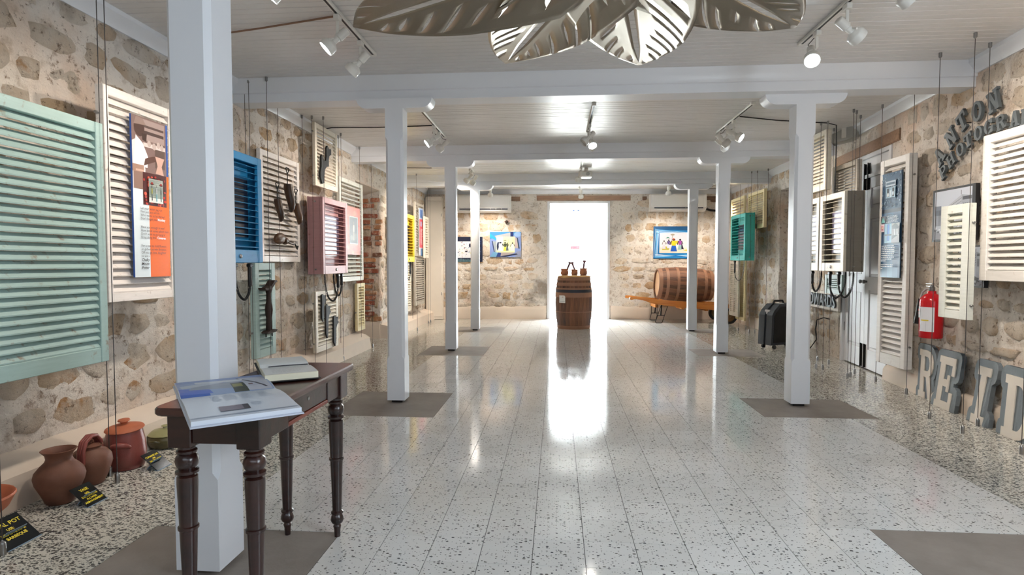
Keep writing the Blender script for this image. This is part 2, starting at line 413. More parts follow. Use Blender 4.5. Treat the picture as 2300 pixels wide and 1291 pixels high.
# plastered ledges along the foot of the walls
def ledge(name, F, segs, h, d):
    mb = MB(); mb.M = F
    for a, b in segs: mb.prism([(0, h * 1.12), (d * .55, h), (d * .86, h * .82), (d, 0), (-.02, 0), (-.02, h * 1.12)], a, b, 'x') if False else mb.add(
        [(u, z, y) for u in (a, b) for y, z in ((-.02, 0), (-.02, h * 1.15), (0, h * 1.15), (d * .6, h), (d * .9, h * .8), (d, 0))],
        [tuple(range(6)), tuple(range(6, 12))] + [(i, (i + 1) % 6, 6 + (i + 1) % 6, 6 + i) for i in range(6)])
    structure(mb.build(name, plaster, None, 40))
ledge('baseboard_left', basis((LX, 0, 0), (0, 1, 0)), [(-1.5, AL0), (AL1, 11.75)], .19, .20)
ledge('baseboard_left_alcove', basis((LX - ALD, AL1, 0), (1, 0, 0)), [(0, ALD)], .24, .04)

# right wall in two runs (door 5.86-6.95, alcove 7.45-8.72)
P1 = Vector((RX(-1.6), -1.6, 0)); P2 = Vector((RX(8.29), 8.29, 0)); P3 = Vector((RX(12.6), 12.6, 0))
AR0, AR1, ARZ, ARD = 8.42, 9.46, 2.30, .5
FR1 = basis(P2, P1 - P2); FR2 = basis(P3, P2 - P3)           # u runs towards the camera
L1 = (P2 - P1).length; L2 = (P3 - P2).length
ua, ub = 12.6 - AR1, 12.6 - AR0; da, db = (8.29 - 7.16) * 1.0046, (8.29 - 5.98) * 1.0046
mb = MB(); mb.M = FR1; mb.box(0, da, 0, 2.9, -.6, 0); mb.box(db, L1, 0, 2.9, -.6, 0); mb.box(da, db, 2.31, 2.9, -.6, 0); mb.box(da, db, 0, 2.31, -.6, -.1)
mb.M = FR2; mb.box(0, ua, 0, 2.9, -.6, 0); mb.box(ub, L2, 0, 2.9, -.6, 0); mb.box(ua, ub, ARZ, 2.9, -.6, 0); mb.box(ua, ub, 0, ARZ, -.7, -ARD)
wall_right = structure(mb.build('wall_right', mortar))
FJ = basis((RX(AR1), AR1, 0), (1, -.02, 0))
rubble(wall_right, [(FR1, .02, 6.9, .16, 2.60, [(da - .04, db + .04, 0, 2.36), (.85, 2.52, 2.28, 2.46)]), (FR2, .3, L2, .16, 2.60, [(ua - .02, ub + .02, 0, ARZ + .02)]),
                    (FJ, .02, ARD - .02, .2, ARZ - .04, [])])
ledge('baseboard_right', FR1, [(db + .02, L1)], .13, .05); ledge('baseboard_right_far', FR2, [(0.2, ua), (ub, L2)], .17, .05)

# end wall with the doorway
C0 = Vector((LX - .3, YB(LX - .3), 0)); FB = basis(C0, (1, .06, 0)); uo = lambda x: (x - C0.x) * 1.0018
d0, d1, DZ = uo(-.20), uo(1.08), 2.42
mb = MB(); mb.M = FB; mb.box(0, d0, 0, 2.9, -.7, 0); mb.box(d1, uo(4.1), 0, 2.9, -.7, 0); mb.box(d0, d1, DZ, 2.9, -.7, 0)
wall_back = structure(mb.build('wall_back', mortar))
rubble(wall_back, [(FB, .3, uo(3.54), .2, 2.56, [(d0 - .04, d1 + .04, 0, DZ + .02), (uo(-.5), uo(1.55), DZ, 2.56), (uo(-1.1), uo(-.75), 2.42, 2.56)])], hs=(.14, .26), ws=(.18, .42))
ledge('baseboard_back', FB, [(0, d0 - .03), (d1 + .03, uo(3.54))], .24, .035)
for nm, a, b, z0, z1 in (('door_lintel', -.42, 1.50, 2.44, 2.54), ('wall_timber', -1.03, -.76, 2.43, 2.52), ('wall_timber', 1.74, 1.83, 2.44, 2.52), ('wall_timber', 3.02, 3.50, 2.40, 2.52), ('wall_timber', -2.1, -2.02, 2.40, 2.5)):
    mb = MB(); mb.M = FB; mb.box(uo(a), uo(b), z0, z1, -.05, .012); mb.build(nm, old_wood, wall_back)
# near wall behind the camera
mb = MB(); mb.box(-2.9, 2.8, -1.75, -1.55, 0, 2.7); structure(mb.build('wall_front', mortar))

# crown mouldings
def crown(name, F, a, b):
    mb = MB(); mb.M = F
    pr = [(0, 2.57), (.018, 2.57), (.03, 2.59), (.055, 2.61), (.085, 2.635), (.09, 2.66), (.0, 2.66)]
    mb.add([(u, z, y) for u in (a, b) for y, z in pr], [tuple(range(7)), tuple(range(7, 14))] + [(i, (i + 1) % 7, 7 + (i + 1) % 7, 7 + i) for i in range(7)])
    structure(mb.build(name, white_gloss, None, 30))
crown('trim_1', basis((LX, 0, 0), (0, 1, 0)), -1.5, 11.8); crown('trim_2', FR1, 0, L1); crown('trim_3', FR2, .3, L2); crown('trim_4', FB, .3, uo(3.45))

# cross beams with moulded edges
beam_words = {2.08: None, 4.76: 'nearest white moulded cross beam, just past the feather sculpture', 7.56: 'middle white moulded cross beam, second one in view from the front', 9.97: 'farthest white moulded cross beam, nearest the bright doorway'}
def beam(y, label):
    pr = [(-.09, 2.475), (-.09, 2.545), (-.105, 2.55), (-.105, 2.585), (-.125, 2.62), (-.14, 2.66)]
    pr = pr + [(-a, z) for a, z in reversed(pr)]; k = len(pr)
    mb = MB(); xr = RX(y) - .002
    mb.add([(x, y + a, z) for x in (LX + .002, xr) for a, z in pr], [tuple(range(k)), tuple(range(k, 2 * k))] + [(i, (i + 1) % k, k + (i + 1) % k, k + i) for i in range(k)])
    o = mb.build('cross_beam', white_gloss, None, 30)
    if label: tag(o, label, 'beam', 'white cross beams')
    else: tag(o, 'white moulded cross beam overhead at the near column by the table', 'beam', 'white cross beams')
for y, lb in beam_words.items(): beam(y, lb)

# columns: square post, chamfered between foot and head, saddle bracket, small iron foot
def column(x, y, label, s=.145):
    t = thing('wooden_column', label, 'column', (x, y, 0), 0, 'white wooden columns')
    h = s / 2; c = .02; secs = []
    for z, ch in ((.022, 0), (.36, 0), (.385, c), (2.14, c), (2.17, 0), (2.395, 0)):
        secs.append([(sx * (h - (ch if k else 0)), sy * (h - (0 if k else ch)), z) for sx, sy, k in ((-1, -1, 1), (1, -1, 1), (1, -1, 0), (1, 1, 0), (1, 1, 1), (-1, 1, 1), (-1, 1, 0), (-1, -1, 0))])
    mb = MB(); vs = [p for q in secs for p in q]; n = 8
    mb.add(vs, [tuple(range(8)), tuple(range(40, 48))] + [(j * n + i, j * n + (i + 1) % n, (j + 1) * n + (i + 1) % n, (j + 1) * n + i) for j in range(5) for i in range(n)])
    bm = bmesh.new(); me = mb.mesh('shaft', white_gloss); bm.from_mesh(me); bmesh.ops.remove_doubles(bm, verts=bm.verts[:], dist=1e-5); bm.to_mesh(me); bm.free()
    link('shaft', me, t)
    pts = [(-.31, 2.475)] + [(-.31 + .09 * (1 - cos(a)), 2.475 - .08 * sin(a)) for a in [pi / 2 * i / 6 for i in range(1, 7)]]
    pts = pts + [(-a, b) for a, b in reversed(pts)]
    mb = MB(); mb.prism(pts, -h, h, 'y'); mb.build('bracket', white_gloss, t, 30)
    mb = MB(); mb.cbox(-.045, .045, -.045, .045, -.001, .022, .003); mb.build('column_foot', dark_metal, t)
for x, y, lb, s in ((-1.305, 2.06, 'large white column standing behind the dark table with the books', .165), (-1.315, 4.70, 'white left-row column next to the tall brick alcove, first beyond the table', .145), (-1.385, 7.54, 'white left-row column in the middle, before the yellow box', .145), (-1.40, 9.88, 'white left-row column farthest away, before the dark picture', .145),
                 (1.945, 4.83, 'nearest white right-row column, beside the black hard case', .145), (2.09, 7.55, 'middle white right-row column, before the cart end', .145), (2.285, 10.03, 'farthest white right-row column, before the barrel on the cart', .145)):
    column(x, y, lb, s)

# doorway: splayed white reveals, frameless glass leaves with fittings
dr = structure(bpy.data.objects.new('door_1', None)); COL.objects.link(dr); dr.matrix_world = FB
for sgn, a in ((1, d0), (-1, d1)):
    mb = MB(); mb.prism([(a, .02), (a + sgn * .05, .02), (a + sgn * .17, -.62), (a, -.62)], 0, DZ, 'y'); mb.build('door_jamb', white_paint, dr)
mb = MB(); mb.prism([(.02, DZ), (.02, DZ - .04), (-.62, DZ - .10), (-.62, DZ)], d0 + .05, d1 - .05, 'x')
for i, v in enumerate(mb.v): mb.v[i] = (v[0], v[2], v[1])
mb.build('door_head', white_paint, dr)
gl = NT('door_glass'); tr = gl.n('ShaderNodeBsdfTransparent', Color=(.97, .99, .98, 1)); go = gl.n('ShaderNodeBsdfGlossy', Roughness=.02)
mx = gl.n('ShaderNodeMixShader', i0=.05); gl.l(tr.outputs[0], mx.inputs[1]); gl.l(go.outputs[0], mx.inputs[2]); gl.l(mx.outputs[0], gl.out.inputs[0])
mid = (d0 + d1) / 2
for a, b in ((d0 + .17, mid - .003), (mid + .003, d1 - .17)):
    mb = MB(); mb.box(a, b, .01, DZ - .11, -.575, -.565); mb.build('glass_leaf', gl.m, dr)
for k in (-.05, .05):
    mb = MB(); mb.cbox(mid + k - .028, mid + k + .028, DZ - .15, DZ - .115, -.585, -.555, .004); mb.build('door_fitting', plain('fitting_blue_grey', '#5a6a9a', .3, .6), dr)
mb = MB(); mb.box(mid - .12, mid + .085, 1.46, 1.515, -.563, -.561); mb.build('door_sticker', plain('red_sticker', '#d8304a', .4), dr)
mb = MB(); mb.box(mid - .105, mid + .07, 1.478, 1.497, -.561, -.5605); mb.build('sticker_stripe', plain('sticker_white', '#f6c9d0', .4), dr)
# ------------------------------------------------------------------ flat print and lettering
class Flat:
    """flat printed picture: coloured polygons in the (x, z) plane of its board, layer by layer"""
    def __init__(s): s.P = []; s.k = 0
    def poly(s, pts, col): s.k += 1; s.P.append((pts, srgb(col), s.k)); return s
    def rect(s, x0, z0, x1, z1, col): return s.poly([(x0, z0), (x1, z0), (x1, z1), (x0, z1)], col)
    def ell(s, x, z, rx, rz, col, n=14): return s.poly([(x + rx * cos(2 * pi * i / n), z + rz * sin(2 * pi * i / n)) for i in range(n)], col)
    def line(s, x0, z0, x1, z1, w, col):
        d = math.hypot(x1 - x0, z1 - z0); a, b = -(z1 - z0) / d * w / 2, (x1 - x0) / d * w / 2
        return s.poly([(x0 + a, z0 + b), (x0 - a, z0 - b), (x1 - a, z1 - b), (x1 + a, z1 + b)], col)
    def words(s, x0, x1, z, h, col):
        """a line of print too small to read: word-length runs"""
        x = x0
        while x < x1 - .01: w = min(random.uniform(.03, .11), x1 - x); s.rect(x, z, x + w, z + h, col); x += w + .018
        return s
    def build(s, parent, W, H, y, name='printed_picture', step=.00006):
        """coordinates 0..1 scaled to W x H, centred on x, standing on z = 0"""
        vs = []; fs = []; cs = []
        for pts, c, k in s.P:
            o = len(vs); vs += [((min(max(a, 0), 1) - .5) * W, y - k * step, min(max(b, 0), 1) * H) for a, b in pts]
            ar = sum(pts[i][0] * pts[(i + 1) % len(pts)][1] - pts[(i + 1) % len(pts)][0] * pts[i][1] for i in range(len(pts)))
            ix = list(range(o, len(vs))); fs.append(ix if ar > 0 else ix[::-1]); cs += [c] * len(pts)
        me = bpy.data.meshes.new(name); me.from_pydata(vs, [], fs); me.materials.append(print_m)
        at = me.color_attributes.new('Col', 'FLOAT_COLOR', 'CORNER')
        for i, c in enumerate(cs): at.data[i].color = c
        return link(name, me, parent)

def lettering(body, size, m, parent, x, z, y, name='lettering', align='LEFT', space=1.0, extrude=0, bold=0, sx=1.0, shear=0):
    cu = bpy.data.curves.new(name, 'FONT'); cu.body = body; cu.size = size; cu.align_x = align; cu.space_line = space; cu.extrude = extrude; cu.offset = bold; cu.shear = shear; cu.resolution_u = 3
    o = bpy.data.objects.new(name, cu); COL.objects.link(o)
    dg = bpy.context.evaluated_depsgraph_get(); me = bpy.data.meshes.new_from_object(o.evaluated_get(dg)); bpy.data.objects.remove(o)
    me.materials.clear(); me.materials.append(m); me.name = name
    return link(name, me, parent, (x, y, z), (pi / 2, 0, 0), (sx, 1, 1))
ink = plain('ink_black', '#23232b', .5, var=0); ink_w = plain('ink_white', '#f3f3f3', .5, var=0); ink_y = plain('ink_yellow', '#e6cf2c', .4, var=0); ink_g = plain('ink_grey', '#8f97a3', .5, var=0)

# ------------------------------------------------------------------ louvred shutters
def slat_mesh(L, chord, th, tilt, m):
    a = R(tilt); mb = MB(); h = chord / 2; q = th / 2
    prof = [(-h, 0), (-h + q, q), (h - q, q), (h, 0), (h - q, -q), (-h + q, -q)]      # along the blade, across it
    pr = [(p * cos(a) - r * sin(a), p * sin(a) + r * cos(a)) for p, r in prof]
    mb.prism(pr, -L / 2, L / 2, 'x'); return mb.mesh('slat', m)
def shutter_parts(t, w, h, d, st, rt, rb, n, m, chord=None, tilt=42, th=.009, z0=0, y0=0, xo=0, mr=0, frame_m=None):
    """stiles, rails and slats of a louvred panel; mr = mid rails"""
    fm = frame_m or m
    for sx in (-1, 1):
        mb = MB(); x = xo + sx * (w / 2 - st / 2); mb.cbox(x - st / 2, x + st / 2, y0, y0 + d, z0, z0 + h, .003); mb.build('stile', fm, t)
    for za, zb in ((h - rt, h), (0, rb)):
        mb = MB(); mb.cbox(xo - w / 2 + st + .0005, xo + w / 2 - st - .0005, y0 + .002, y0 + d - .002, z0 + za, z0 + zb, .003); mb.build('rail', fm, t)
    span = h - rt - rb; p = span / n; L = w - 2 * st - .003
    me = slat_mesh(L, chord or min(p * 1.25, (d - .002) / cos(R(tilt))), th, tilt, m)
    for i in range(n):
        o = link('slat', me, t, (xo, y0 + d / 2, z0 + rb + (i + .5) * p), (random.gauss(0, .012), random.gauss(0, .0015), 0))
def shutter(label, side, X, ya, yb, za, zb, n, m, d=.035, st=.045, rt=.05, rb=.06, group=None, **kw):
    """side L/R; ya..yb along the room, za..zb in height; X is the front face"""
    t = thing('louvred_shutter', label, 'shutter', (X, (ya + yb) / 2, za), 90 if side == 'L' else -90, 'louvred display shutters')
    shutter_parts(t, yb - ya, zb - za, d, st, rt, rb, n, m, **kw); return t

s_aq = shutter('large pale aqua louvred shutter at the left edge, above the clay pots', 'L', -2.33, 2.08, 2.835, .638, 1.862, 27, aqua, d=.045, st=.048, rt=.055, rb=.075, tilt=50)
s_or = shutter('whitewashed louvred shutter carrying the orange and white potter panel', 'L', -2.42, 2.955, 3.51, .932, 2.107, 24, whitewash, d=.05, st=.035, rt=.05, rb=.05, tilt=50)
s_la = shutter('whitewashed shutter with the wooden shoe lasts hanging on it', 'L', -2.62, 4.97, 5.75, 1.16, 2.165, 18, whitewash, st=.05, rt=.05, rb=.055, tilt=48)
s_tn = shutter('narrow blue-grey shutter holding the iron cobbler stand, below the lasts shutter', 'L', -2.52, 4.67, 5.01, .339, 1.15, 16, tealgrey, d=.05, st=.06, rt=.06, rb=.07)
s_ct = shutter('small cream shutter just under the ceiling with one tall black iron piece', 'L', -2.53, 5.94, 6.56, 1.968, 2.628, 15, cream, st=.05, rt=.05, rb=.055)
s_rp = shutter('pale green shutter behind the rose box, carrying the orange-red print', 'L', -2.60, 6.79, 7.63, .922, 2.193, 22, palegreen, st=.05, rt=.05, rb=.06)
s_cl = shutter('cream shutter near the floor with three black iron pieces', 'L', -2.50, 5.835, 6.445, .208, .852, 13, cream, st=.05, rt=.05, rb=.06)
s_na = shutter('narrow straw shutter low beside the brick alcove', 'L', -2.62, 7.435, 7.735, .248, .884, 14, straw, st=.045)
s_rd = shutter('greige shutter beyond the yellow box, carrying the red panel', 'L', -2.50, 10.11, 10.81, 1.275, 2.24, 18, greige, st=.05)
s_sl = shutter('slim cream shutter in the far left corner before the white cupboard', 'L', -2.42, 10.50, 10.83, 1.25, 2.014, 14, cream, st=.06)
s_lf = shutter('greige two-part shutter hanging low below the red panel', 'L', -2.52, 10.17, 10.90, .385, 1.265, 19, greige, st=.05)
s_ln = shutter('narrow cream shutter hanging below the yellow box', 'L', -2.52, 9.49, 9.88, .329, 1.159, 18, cream, st=.045)
s_cb = shutter('straw shutter behind the turquoise box, its top showing above', 'R', 3.30, 10.58, 11.37, 1.40, 2.35, 16, straw)
s_cr = shutter('straw shutter high up beside the turquoise box, nearer the camera', 'R', 3.31, 9.63, 10.43, 1.73, 2.35, 14, straw, d=.05)
s_ll = shutter('tall cream shutter with a centre stile low behind the cart', 'R', 3.22, 10.60, 11.11, .19, 1.19, 26, cream, d=.04)
s_l2 = shutter('straw shutter standing just behind the tall cream one by the cart', 'R', 3.30, 10.49, 10.99, .13, 1.19, 26, straw, d=.04)
s_a = shutter('cream shutter under the ceiling left of the grey floodlight', 'R', 2.90, 6.57, 7.04, 1.95, 2.60, 14, cream, d=.06)
s_b = shutter('weathered greige shutter just above the grey speaker box', 'R', 3.08, 6.265, 6.81, 1.80, 2.22, 10, greige, d=.05)
s_ta = shutter('tall cool-white shutter carrying the blue panel, beside the white double door', 'R', 3.07, 5.355, 5.81, .204, 2.112, 34, coolwhite, d=.07, st=.06, rt=.06, rb=.10)
s_sc = shutter('narrow pale green shutter in front of the fire extinguisher and the street photograph', 'R', 2.76, 4.135, 4.42, .76, 1.553, 15, palegreen, d=.05, st=.065, rt=.06, rb=.06)
s_bw = shutter('large cool-white shutter at the right edge above the letter D', 'R', 2.86, 3.50, 4.17, 1.03, 2.00, 20, coolwhite, d=.06, st=.06, rt=.055, rb=.07)
s_gp = shutter('small pale blue-green shutter low behind the grey box cords', 'R', 3.12, 6.62, 7.02, .80, 1.02, 5, tealgrey, d=.03)
mb = MB(); mb.cbox(-.012, .012, .002, .038, .06, .94, .002); mb.build('centre_stile', cream, s_ll)
# chrome side clamps where the cables grip the panels
def clamps(t, pts):
    for x, y, z in pts:
        mb = MB(); mb.M = Matrix.Translation((x, y, z)) @ Matrix.Rotation(pi / 2, 4, 'Y'); mb.lathe([(.004, -.012), (.009, -.012), (.009, 0), (.005, .004), (.005, .012)], 10); mb.build('cable_clamp', metal, t, 40)
clamps(s_or, [(-.29, .03, 1.02), (-.29, .03, .35)]); clamps(s_tn, [(-.182, .03, .22), (-.182, .03, .70)]); clamps(s_ct, [(-.322, .02, .1), (-.322, .02, .56)])
clamps(s_cl, [(-.317, .02, .1), (-.317, .02, .52)]); clamps(s_sc, [(.155, .03, .10), (.155, .03, .66)]); clamps(s_ta, [(.24, .04, 1.72), (.24, .04, .2)]); clamps(s_rp, [(-.43, .02, .15)]); clamps(s_na, [(-.162, .02, .25)])

# ------------------------------------------------------------------ listening boxes and handsets
def listening_box(label, side, X, ya, yb, za, zb, n, m, depth, side_m=None, scr=screen_m, st=.06, rb=.09, rt=.06):
    t = thing('listening_box', label, 'box', (X, (ya + yb) / 2, za), 90 if side == 'L' else -90, 'louvred listening boxes')
    w = yb - ya; h = zb - za; sm = side_m or m
    shutter_parts(t, w, h, .03, st, rt, rb, n, m, chord=.028, tilt=12, th=.006)
    for sx in (-1, 1):
        mb = MB(); x = sx * (w / 2 - .009); mb.cbox(x - .009, x + .009, .0305, depth - .0005, 0, h, .002); mb.build('side_board', sm, t)
    for z in (0, h - .018):
        mb = MB(); mb.cbox(-w / 2 + .0185, w / 2 - .0185, .0305, depth - .0005, z, z + .018, .002); mb.build('end_board', sm, t)
    mb = MB(); mb.cbox(-w / 2 - .004, w / 2 + .004, depth, depth + .018, -.004, h + .004, .003); mb.build('back_board', sm, t)
    mb = MB(); mb.box(-w * .22, w * .34, .062, .075, h * .24, h * .78); mb.build('screen', scr, t)
    mb = MB(); mb.box(-w * .26, w * .38, .076, depth - .001, .03, h - .03); mb.build('inner_case', sm, t)
    mb = MB(); mb.M = Matrix.Translation((0, -.001, rb * .5)) @ Matrix.Rotation(pi / 2, 4, 'X'); mb.lathe([(.016, -.004), (.016, .002), (.011, .008), (.006, .009)], 14); mb.build('push_button', metal, t, 40)
    for sx in (-1, 1):
        for z in (.05, h - .05):
            mb = MB(); mb.M = Matrix.Translation((sx * (w / 2 + .006), depth * .55, z)) @ Matrix.Rotation(pi / 2, 4, 'Y'); mb.lathe([(.005, -.010), (.009, -.006), (.009, .004), (.004, .010)], 8); mb.build('cable_clamp', metal, t, 40)
    return t, w
def handset(label, side, X, y, z, length=.17, reach=-.10, drop=.16, coil=True):
    """black telephone handset hung under a box at height z, its coiled cord looping up to the box"""
    t = thing('audio_handset', label, 'handset', (X, y, z), 90 if side == 'L' else -90, 'black audio handsets')
    mb = MB(); n = 10; L = length
    mb.M = Matrix.Diagonal((1, .75, 1, 1)); mb.lathe([(.010, -.001), (.021, -.004), (.022, -.03), (.019, -.05), (.018, -L * .6), (.020, -L * .9), (.014, -L)], 12); mb.build('grip', black, t, 40)
    mb = MB(); mb.cbox(-.024, .024, -.018, .016, -.032, -.008, .004); mb.build('ear_cap', black, t)
    a = Vector((0, 0, -L + .004)); b = Vector((reach, .03, -.002)); pts = []; N = 520 if coil else 40
    zl = -L - drop * .35
    P = [a, Vector((reach * .12, .003, zl + (a.z - zl) * .25)), Vector((reach * .40, .012, zl - .02)), Vector((reach * .78, .02, zl + .03)), Vector((reach * .98, .026, (zl + b.z) * .45)), b]
    def crv(u):
        k = len(P) - 1; f = u * k; i = min(int(f), k - 1); u = f - i; p0, p1, p2, p3 = P[max(i - 1, 0)], P[i], P[i + 1], P[min(i + 2, k)]
        return .5 * ((2 * p1) + (p2 - p0) * u + (2 * p0 - 5 * p1 + 4 * p2 - p3) * u * u + (3 * p1 - p0 - 3 * p2 + p3) * u ** 3)
    for i in range(N + 1):
        u = i / N; p = crv(u); d = (crv(min(u + .01, 1)) - crv(max(u - .01, 0))).normalized(); e = d.cross(Vector((0, 1, 0))).normalized(); g = d.cross(e)
        am = .0075 * min(1, u * 14, (1 - u) * 14) if coil else 0
        pts.append(p + (e * cos(u * N * .72) + g * sin(u * N * .72)) * am)
    mb = MB(); mb.tube(pts, .0032 if coil else .006, 5); mb.build('coiled_cord', black, t, 60)
    return t
b_bl, _ = listening_box('deep cobalt blue louvred box half behind the big white column', 'L', -2.40, 3.90, 4.574, 1.151, 1.99, 14, blue_p, .16, rb=.10)
b_pk, _ = listening_box('rose pink louvred box between the lasts shutter and the orange-red print', 'L', -2.44, 5.90, 6.61, 1.034, 1.845, 14, pink_p, .15, scr=lilac_m)
b_ye, _ = listening_box('yellow louvred box on the far left behind the second white column', 'L', -2.40, 8.98, 9.645, 1.173, 1.945, 13, yellow_p, .14)
b_te, _ = listening_box('turquoise louvred box on the far right near the cart', 'R', 3.10, 9.875, 10.67, 1.20, 1.985, 13, teal_p, .14)
b_gr, _ = listening_box('weathered grey and cream louvred box before the white double door', 'R', 2.88, 6.09, 6.63, 1.065, 1.877, 12, cream, .18, side_m=boxgrey, scr=lilac_m)
b_g2, _ = listening_box('second grey and cream louvred box half behind the nearest right column', 'R', 2.88, 6.66, 7.18, 1.066, 1.875, 12, cream, .14, side_m=boxgrey, scr=lilac_m)
handset('black handset under the blue box, left of its pair, beside the white column', 'L', -2.43, 4.20, 1.15, .20, -.12, .22); handset('black handset under the blue box, right of its pair', 'L', -2.43, 4.42, 1.15, .19, -.17, .22)
handset('black handset under the pink box, left of its pair', 'L', -2.452, 6.33, 1.033, .16, -.30, .34); handset('black handset under the pink box, right of its pair', 'L', -2.475, 6.50, 1.033, .14, -.17, .26)
handset('black handset under the yellow box, left of its pair', 'L', -2.43, 9.27, 1.172, .2, -.14, .2, False); handset('black handset under the yellow box, right of its pair', 'L', -2.43, 9.46, 1.172, .2, -.14, .2, False)
handset('black handset hanging alone under the turquoise box', 'R', 3.13, 10.50, 1.199, .22, .42, .3, False)
handset('black handset under the grey box, left of its pair', 'R', 2.91, 6.43, 1.063, .15, .27, .3); handset('black handset under the grey box, right of its pair', 'R', 2.935, 6.29, 1.063, .14, .24, .3)
handset('black handset under the second grey box, just right of the column', 'R', 2.91, 6.86, 1.064, .15, .16, .18)

# ------------------------------------------------------------------ printed panels and pictures
def board(name, label, cat, side, X, yc, z, W, H, base, th=.012, group=None, rx=0):
    rz = {'L': 90, 'R': -90}.get(side, math.degrees(math.atan(.06)))
    t = thing(name, label, cat, (X, yc, z), rz, group)
    mb = MB(); mb.cbox(-W / 2, W / 2, 0, th, 0, H, .0015); mb.build('backing_board', base, t); return t
def fig(F, x, z, h, top, bot, skin='#3a2a22', w=.16):
    """small standing figure: skirt or trousers, body, head"""
    F.poly([(x - w * h * .75, z), (x + w * h * .75, z), (x + w * h * .4, z + h * .52), (x - w * h * .4, z + h * .52)], bot)
    F.poly([(x - w * h * .45, z + h * .45), (x + w * h * .45, z + h * .45), (x + w * h * .55, z + h * .82), (x - w * h * .55, z + h * .82)], top)
    F.line(x - w * h * .5, z + h * .8, x - w * h * .9, z + h * .5, w * h * .25, skin); F.line(x + w * h * .5, z + h * .8, x + w * h * .9, z + h * .52, w * h * .25, skin)
    F.ell(x, z + h * .91, w * h * .34, h * .09, skin)
white_board = plain('white_board', '#e9eef0', .4); black_board = plain('black_board', '#15161a', .5); blue_edge = plain('blue_edge', '#1c4fa0', .5)
# the potter panel
W, H = .304, .925
t = board('info_panel', 'tall orange and white panel with the potter photograph and three verses', 'panel', 'L', -2.395, 3.273, 1.066, W, H, blue_edge)
F = Flat(); F.rect(0, 0, .42, .66, '#d9e4e9').rect(.42, 0, 1, .66, '#ea6a0a').rect(0, .55, .94, 1, '#7d655f').rect(.94, .3, 1, .58, '#ea6a0a')
F.rect(.3, .86, .9, .99, '#a08c86').rect(.32, .90, .88, .92, '#4a3833').rect(.32, .94, .88, .955, '#57443f').rect(.62, .70, .9, .86, '#5d4a42').rect(.3, .82, .92, .845, '#cfc2bd')
for x, z, s in ((.46, .845, .05), (.6, .835, .055), (.72, .85, .05), (.82, .84, .05)): F.ell(x, z, s, s * .4, '#b7a59e')
F.poly([(0, .55), (.32, .55), (.34, .68), (.12, .86), (0, .84)], '#d9d2d2').poly([(.02, .69), (.1, .88), (.28, .84), (.42, .76), (.40, .69)], '#e5e0e2')
F.ell(.2, .93, .14, .055, '#4b342c').poly([(.05, .945), (.38, .955), (.30, .99), (.12, .995)], '#8d776f').poly([(.26, .90), (.40, .90), (.38, .85), (.28, .86)], '#3f2c25')
F.poly([(.30, .70), (.66, .745), (.66, .775), (.55, .77), (.34, .745)], '#5a3d33').poly([(.62, .775), (.88, .77), (.80, .715), (.86, .66), (.62, .665), (.68, .715)], '#c9a394')
F.rect(0, .655, .3, .70, '#a3806f').rect(.02, .55, .28, .655, '#8c6f62').rect(.08, .66, .3, .672, '#c8a797')
F.rect(.26, .455, .92, .66, '#4a1d1a')
for k in range(70):
    x, z = random.uniform(.27, .87), random.uniform(.46, .64); F.ell(x, z, random.uniform(.012, .04), random.uniform(.004, .012), random.choice(['#c2362a', '#a8302a', '#2a1412', '#d05a44']))
F.rect(.40, .475, .80, .625, '#8d9a93').rect(.40, .475, .80, .505, '#d8dcd8').rect(.40, .58, .80, .625, '#9fa79f')
for k in range(22): F.line(.41, .51 + k * .005, random.uniform(.5, .79), .511 + k * .005, .0018, random.choice(['#6f7b75', '#aeb6ae', '#5d6a62']))
fig(F, .48, .488, .095, '#c9c23a', '#20262b'); fig(F, .61, .485, .105, '#cfd4da', '#4aa2b8'); fig(F, .735, .488, .092, '#23201f', '#3c6a62')
for x in (.48, .735): F.ell(x, .592, .05, .006, '#4e2620'); F.ell(x, .598, .03, .006, '#a02c24')
F.build(t, W, H, -.0002)
ls = H * .0215
lettering('Let your water jug run\nNot just any will do\nWho wants to be thirsty?\nDon\'t forget your', ls, ink, t, -W * .34, .425 * H, -.006)
lettering('Monkey', ls * 1.05, ink_w, t, W * .12, .425 * H - 3 * ls, -.007, bold=.0007)
lettering('Have you enough to eat?\nHow about some salted meat\nDon\'t want to go hungry?\nBring along this', ls, ink, t, -W * .34, .308 * H, -.006)
lettering('Conaree', ls * 1.05, ink_w, t, W * .10, .308 * H - 3 * ls, -.007, bold=.0007)
lettering('For a vase to hold flowers\nor gather up rain showers\nOff you go now, daughter\nto see a', ls, ink, t, -W * .34, .191 * H, -.006)
lettering('Chalky\nMount\nPotter', ls * 1.15, ink, t, -W * .34, .191 * H - 4.2 * ls, -.006, bold=.0004, shear=.15)
# the orange-red print
W, H = .552, .600
t = board('info_panel', 'orange-red print with a small dark framed photograph beside the rose box', 'panel', 'L', -2.575, 7.18, 1.259, W, H, blue_edge)
F = Flat(); F.rect(0, 0, 1, 1, '#dd6b4f')
for k in range(40): F.ell(random.random(), random.random(), random.uniform(.04, .12), random.uniform(.02, .07), random.choice(['#e0734f', '#d6614a', '#e67f5e', '#cf5a48']))
F.rect(.24, .22, .80, .80, '#c9d0cf').rect(.27, .24, .77, .78, '#2b2d2a'); fig(F, .52, .3, .4, '#b9b4a4', '#8f8a7c', '#6f6350', .2); F.ell(.38, .35, .07, .06, '#5d6150').ell(.66, .38, .07, .08, '#4d4a40')
F.build(t, W, H, -.0002)
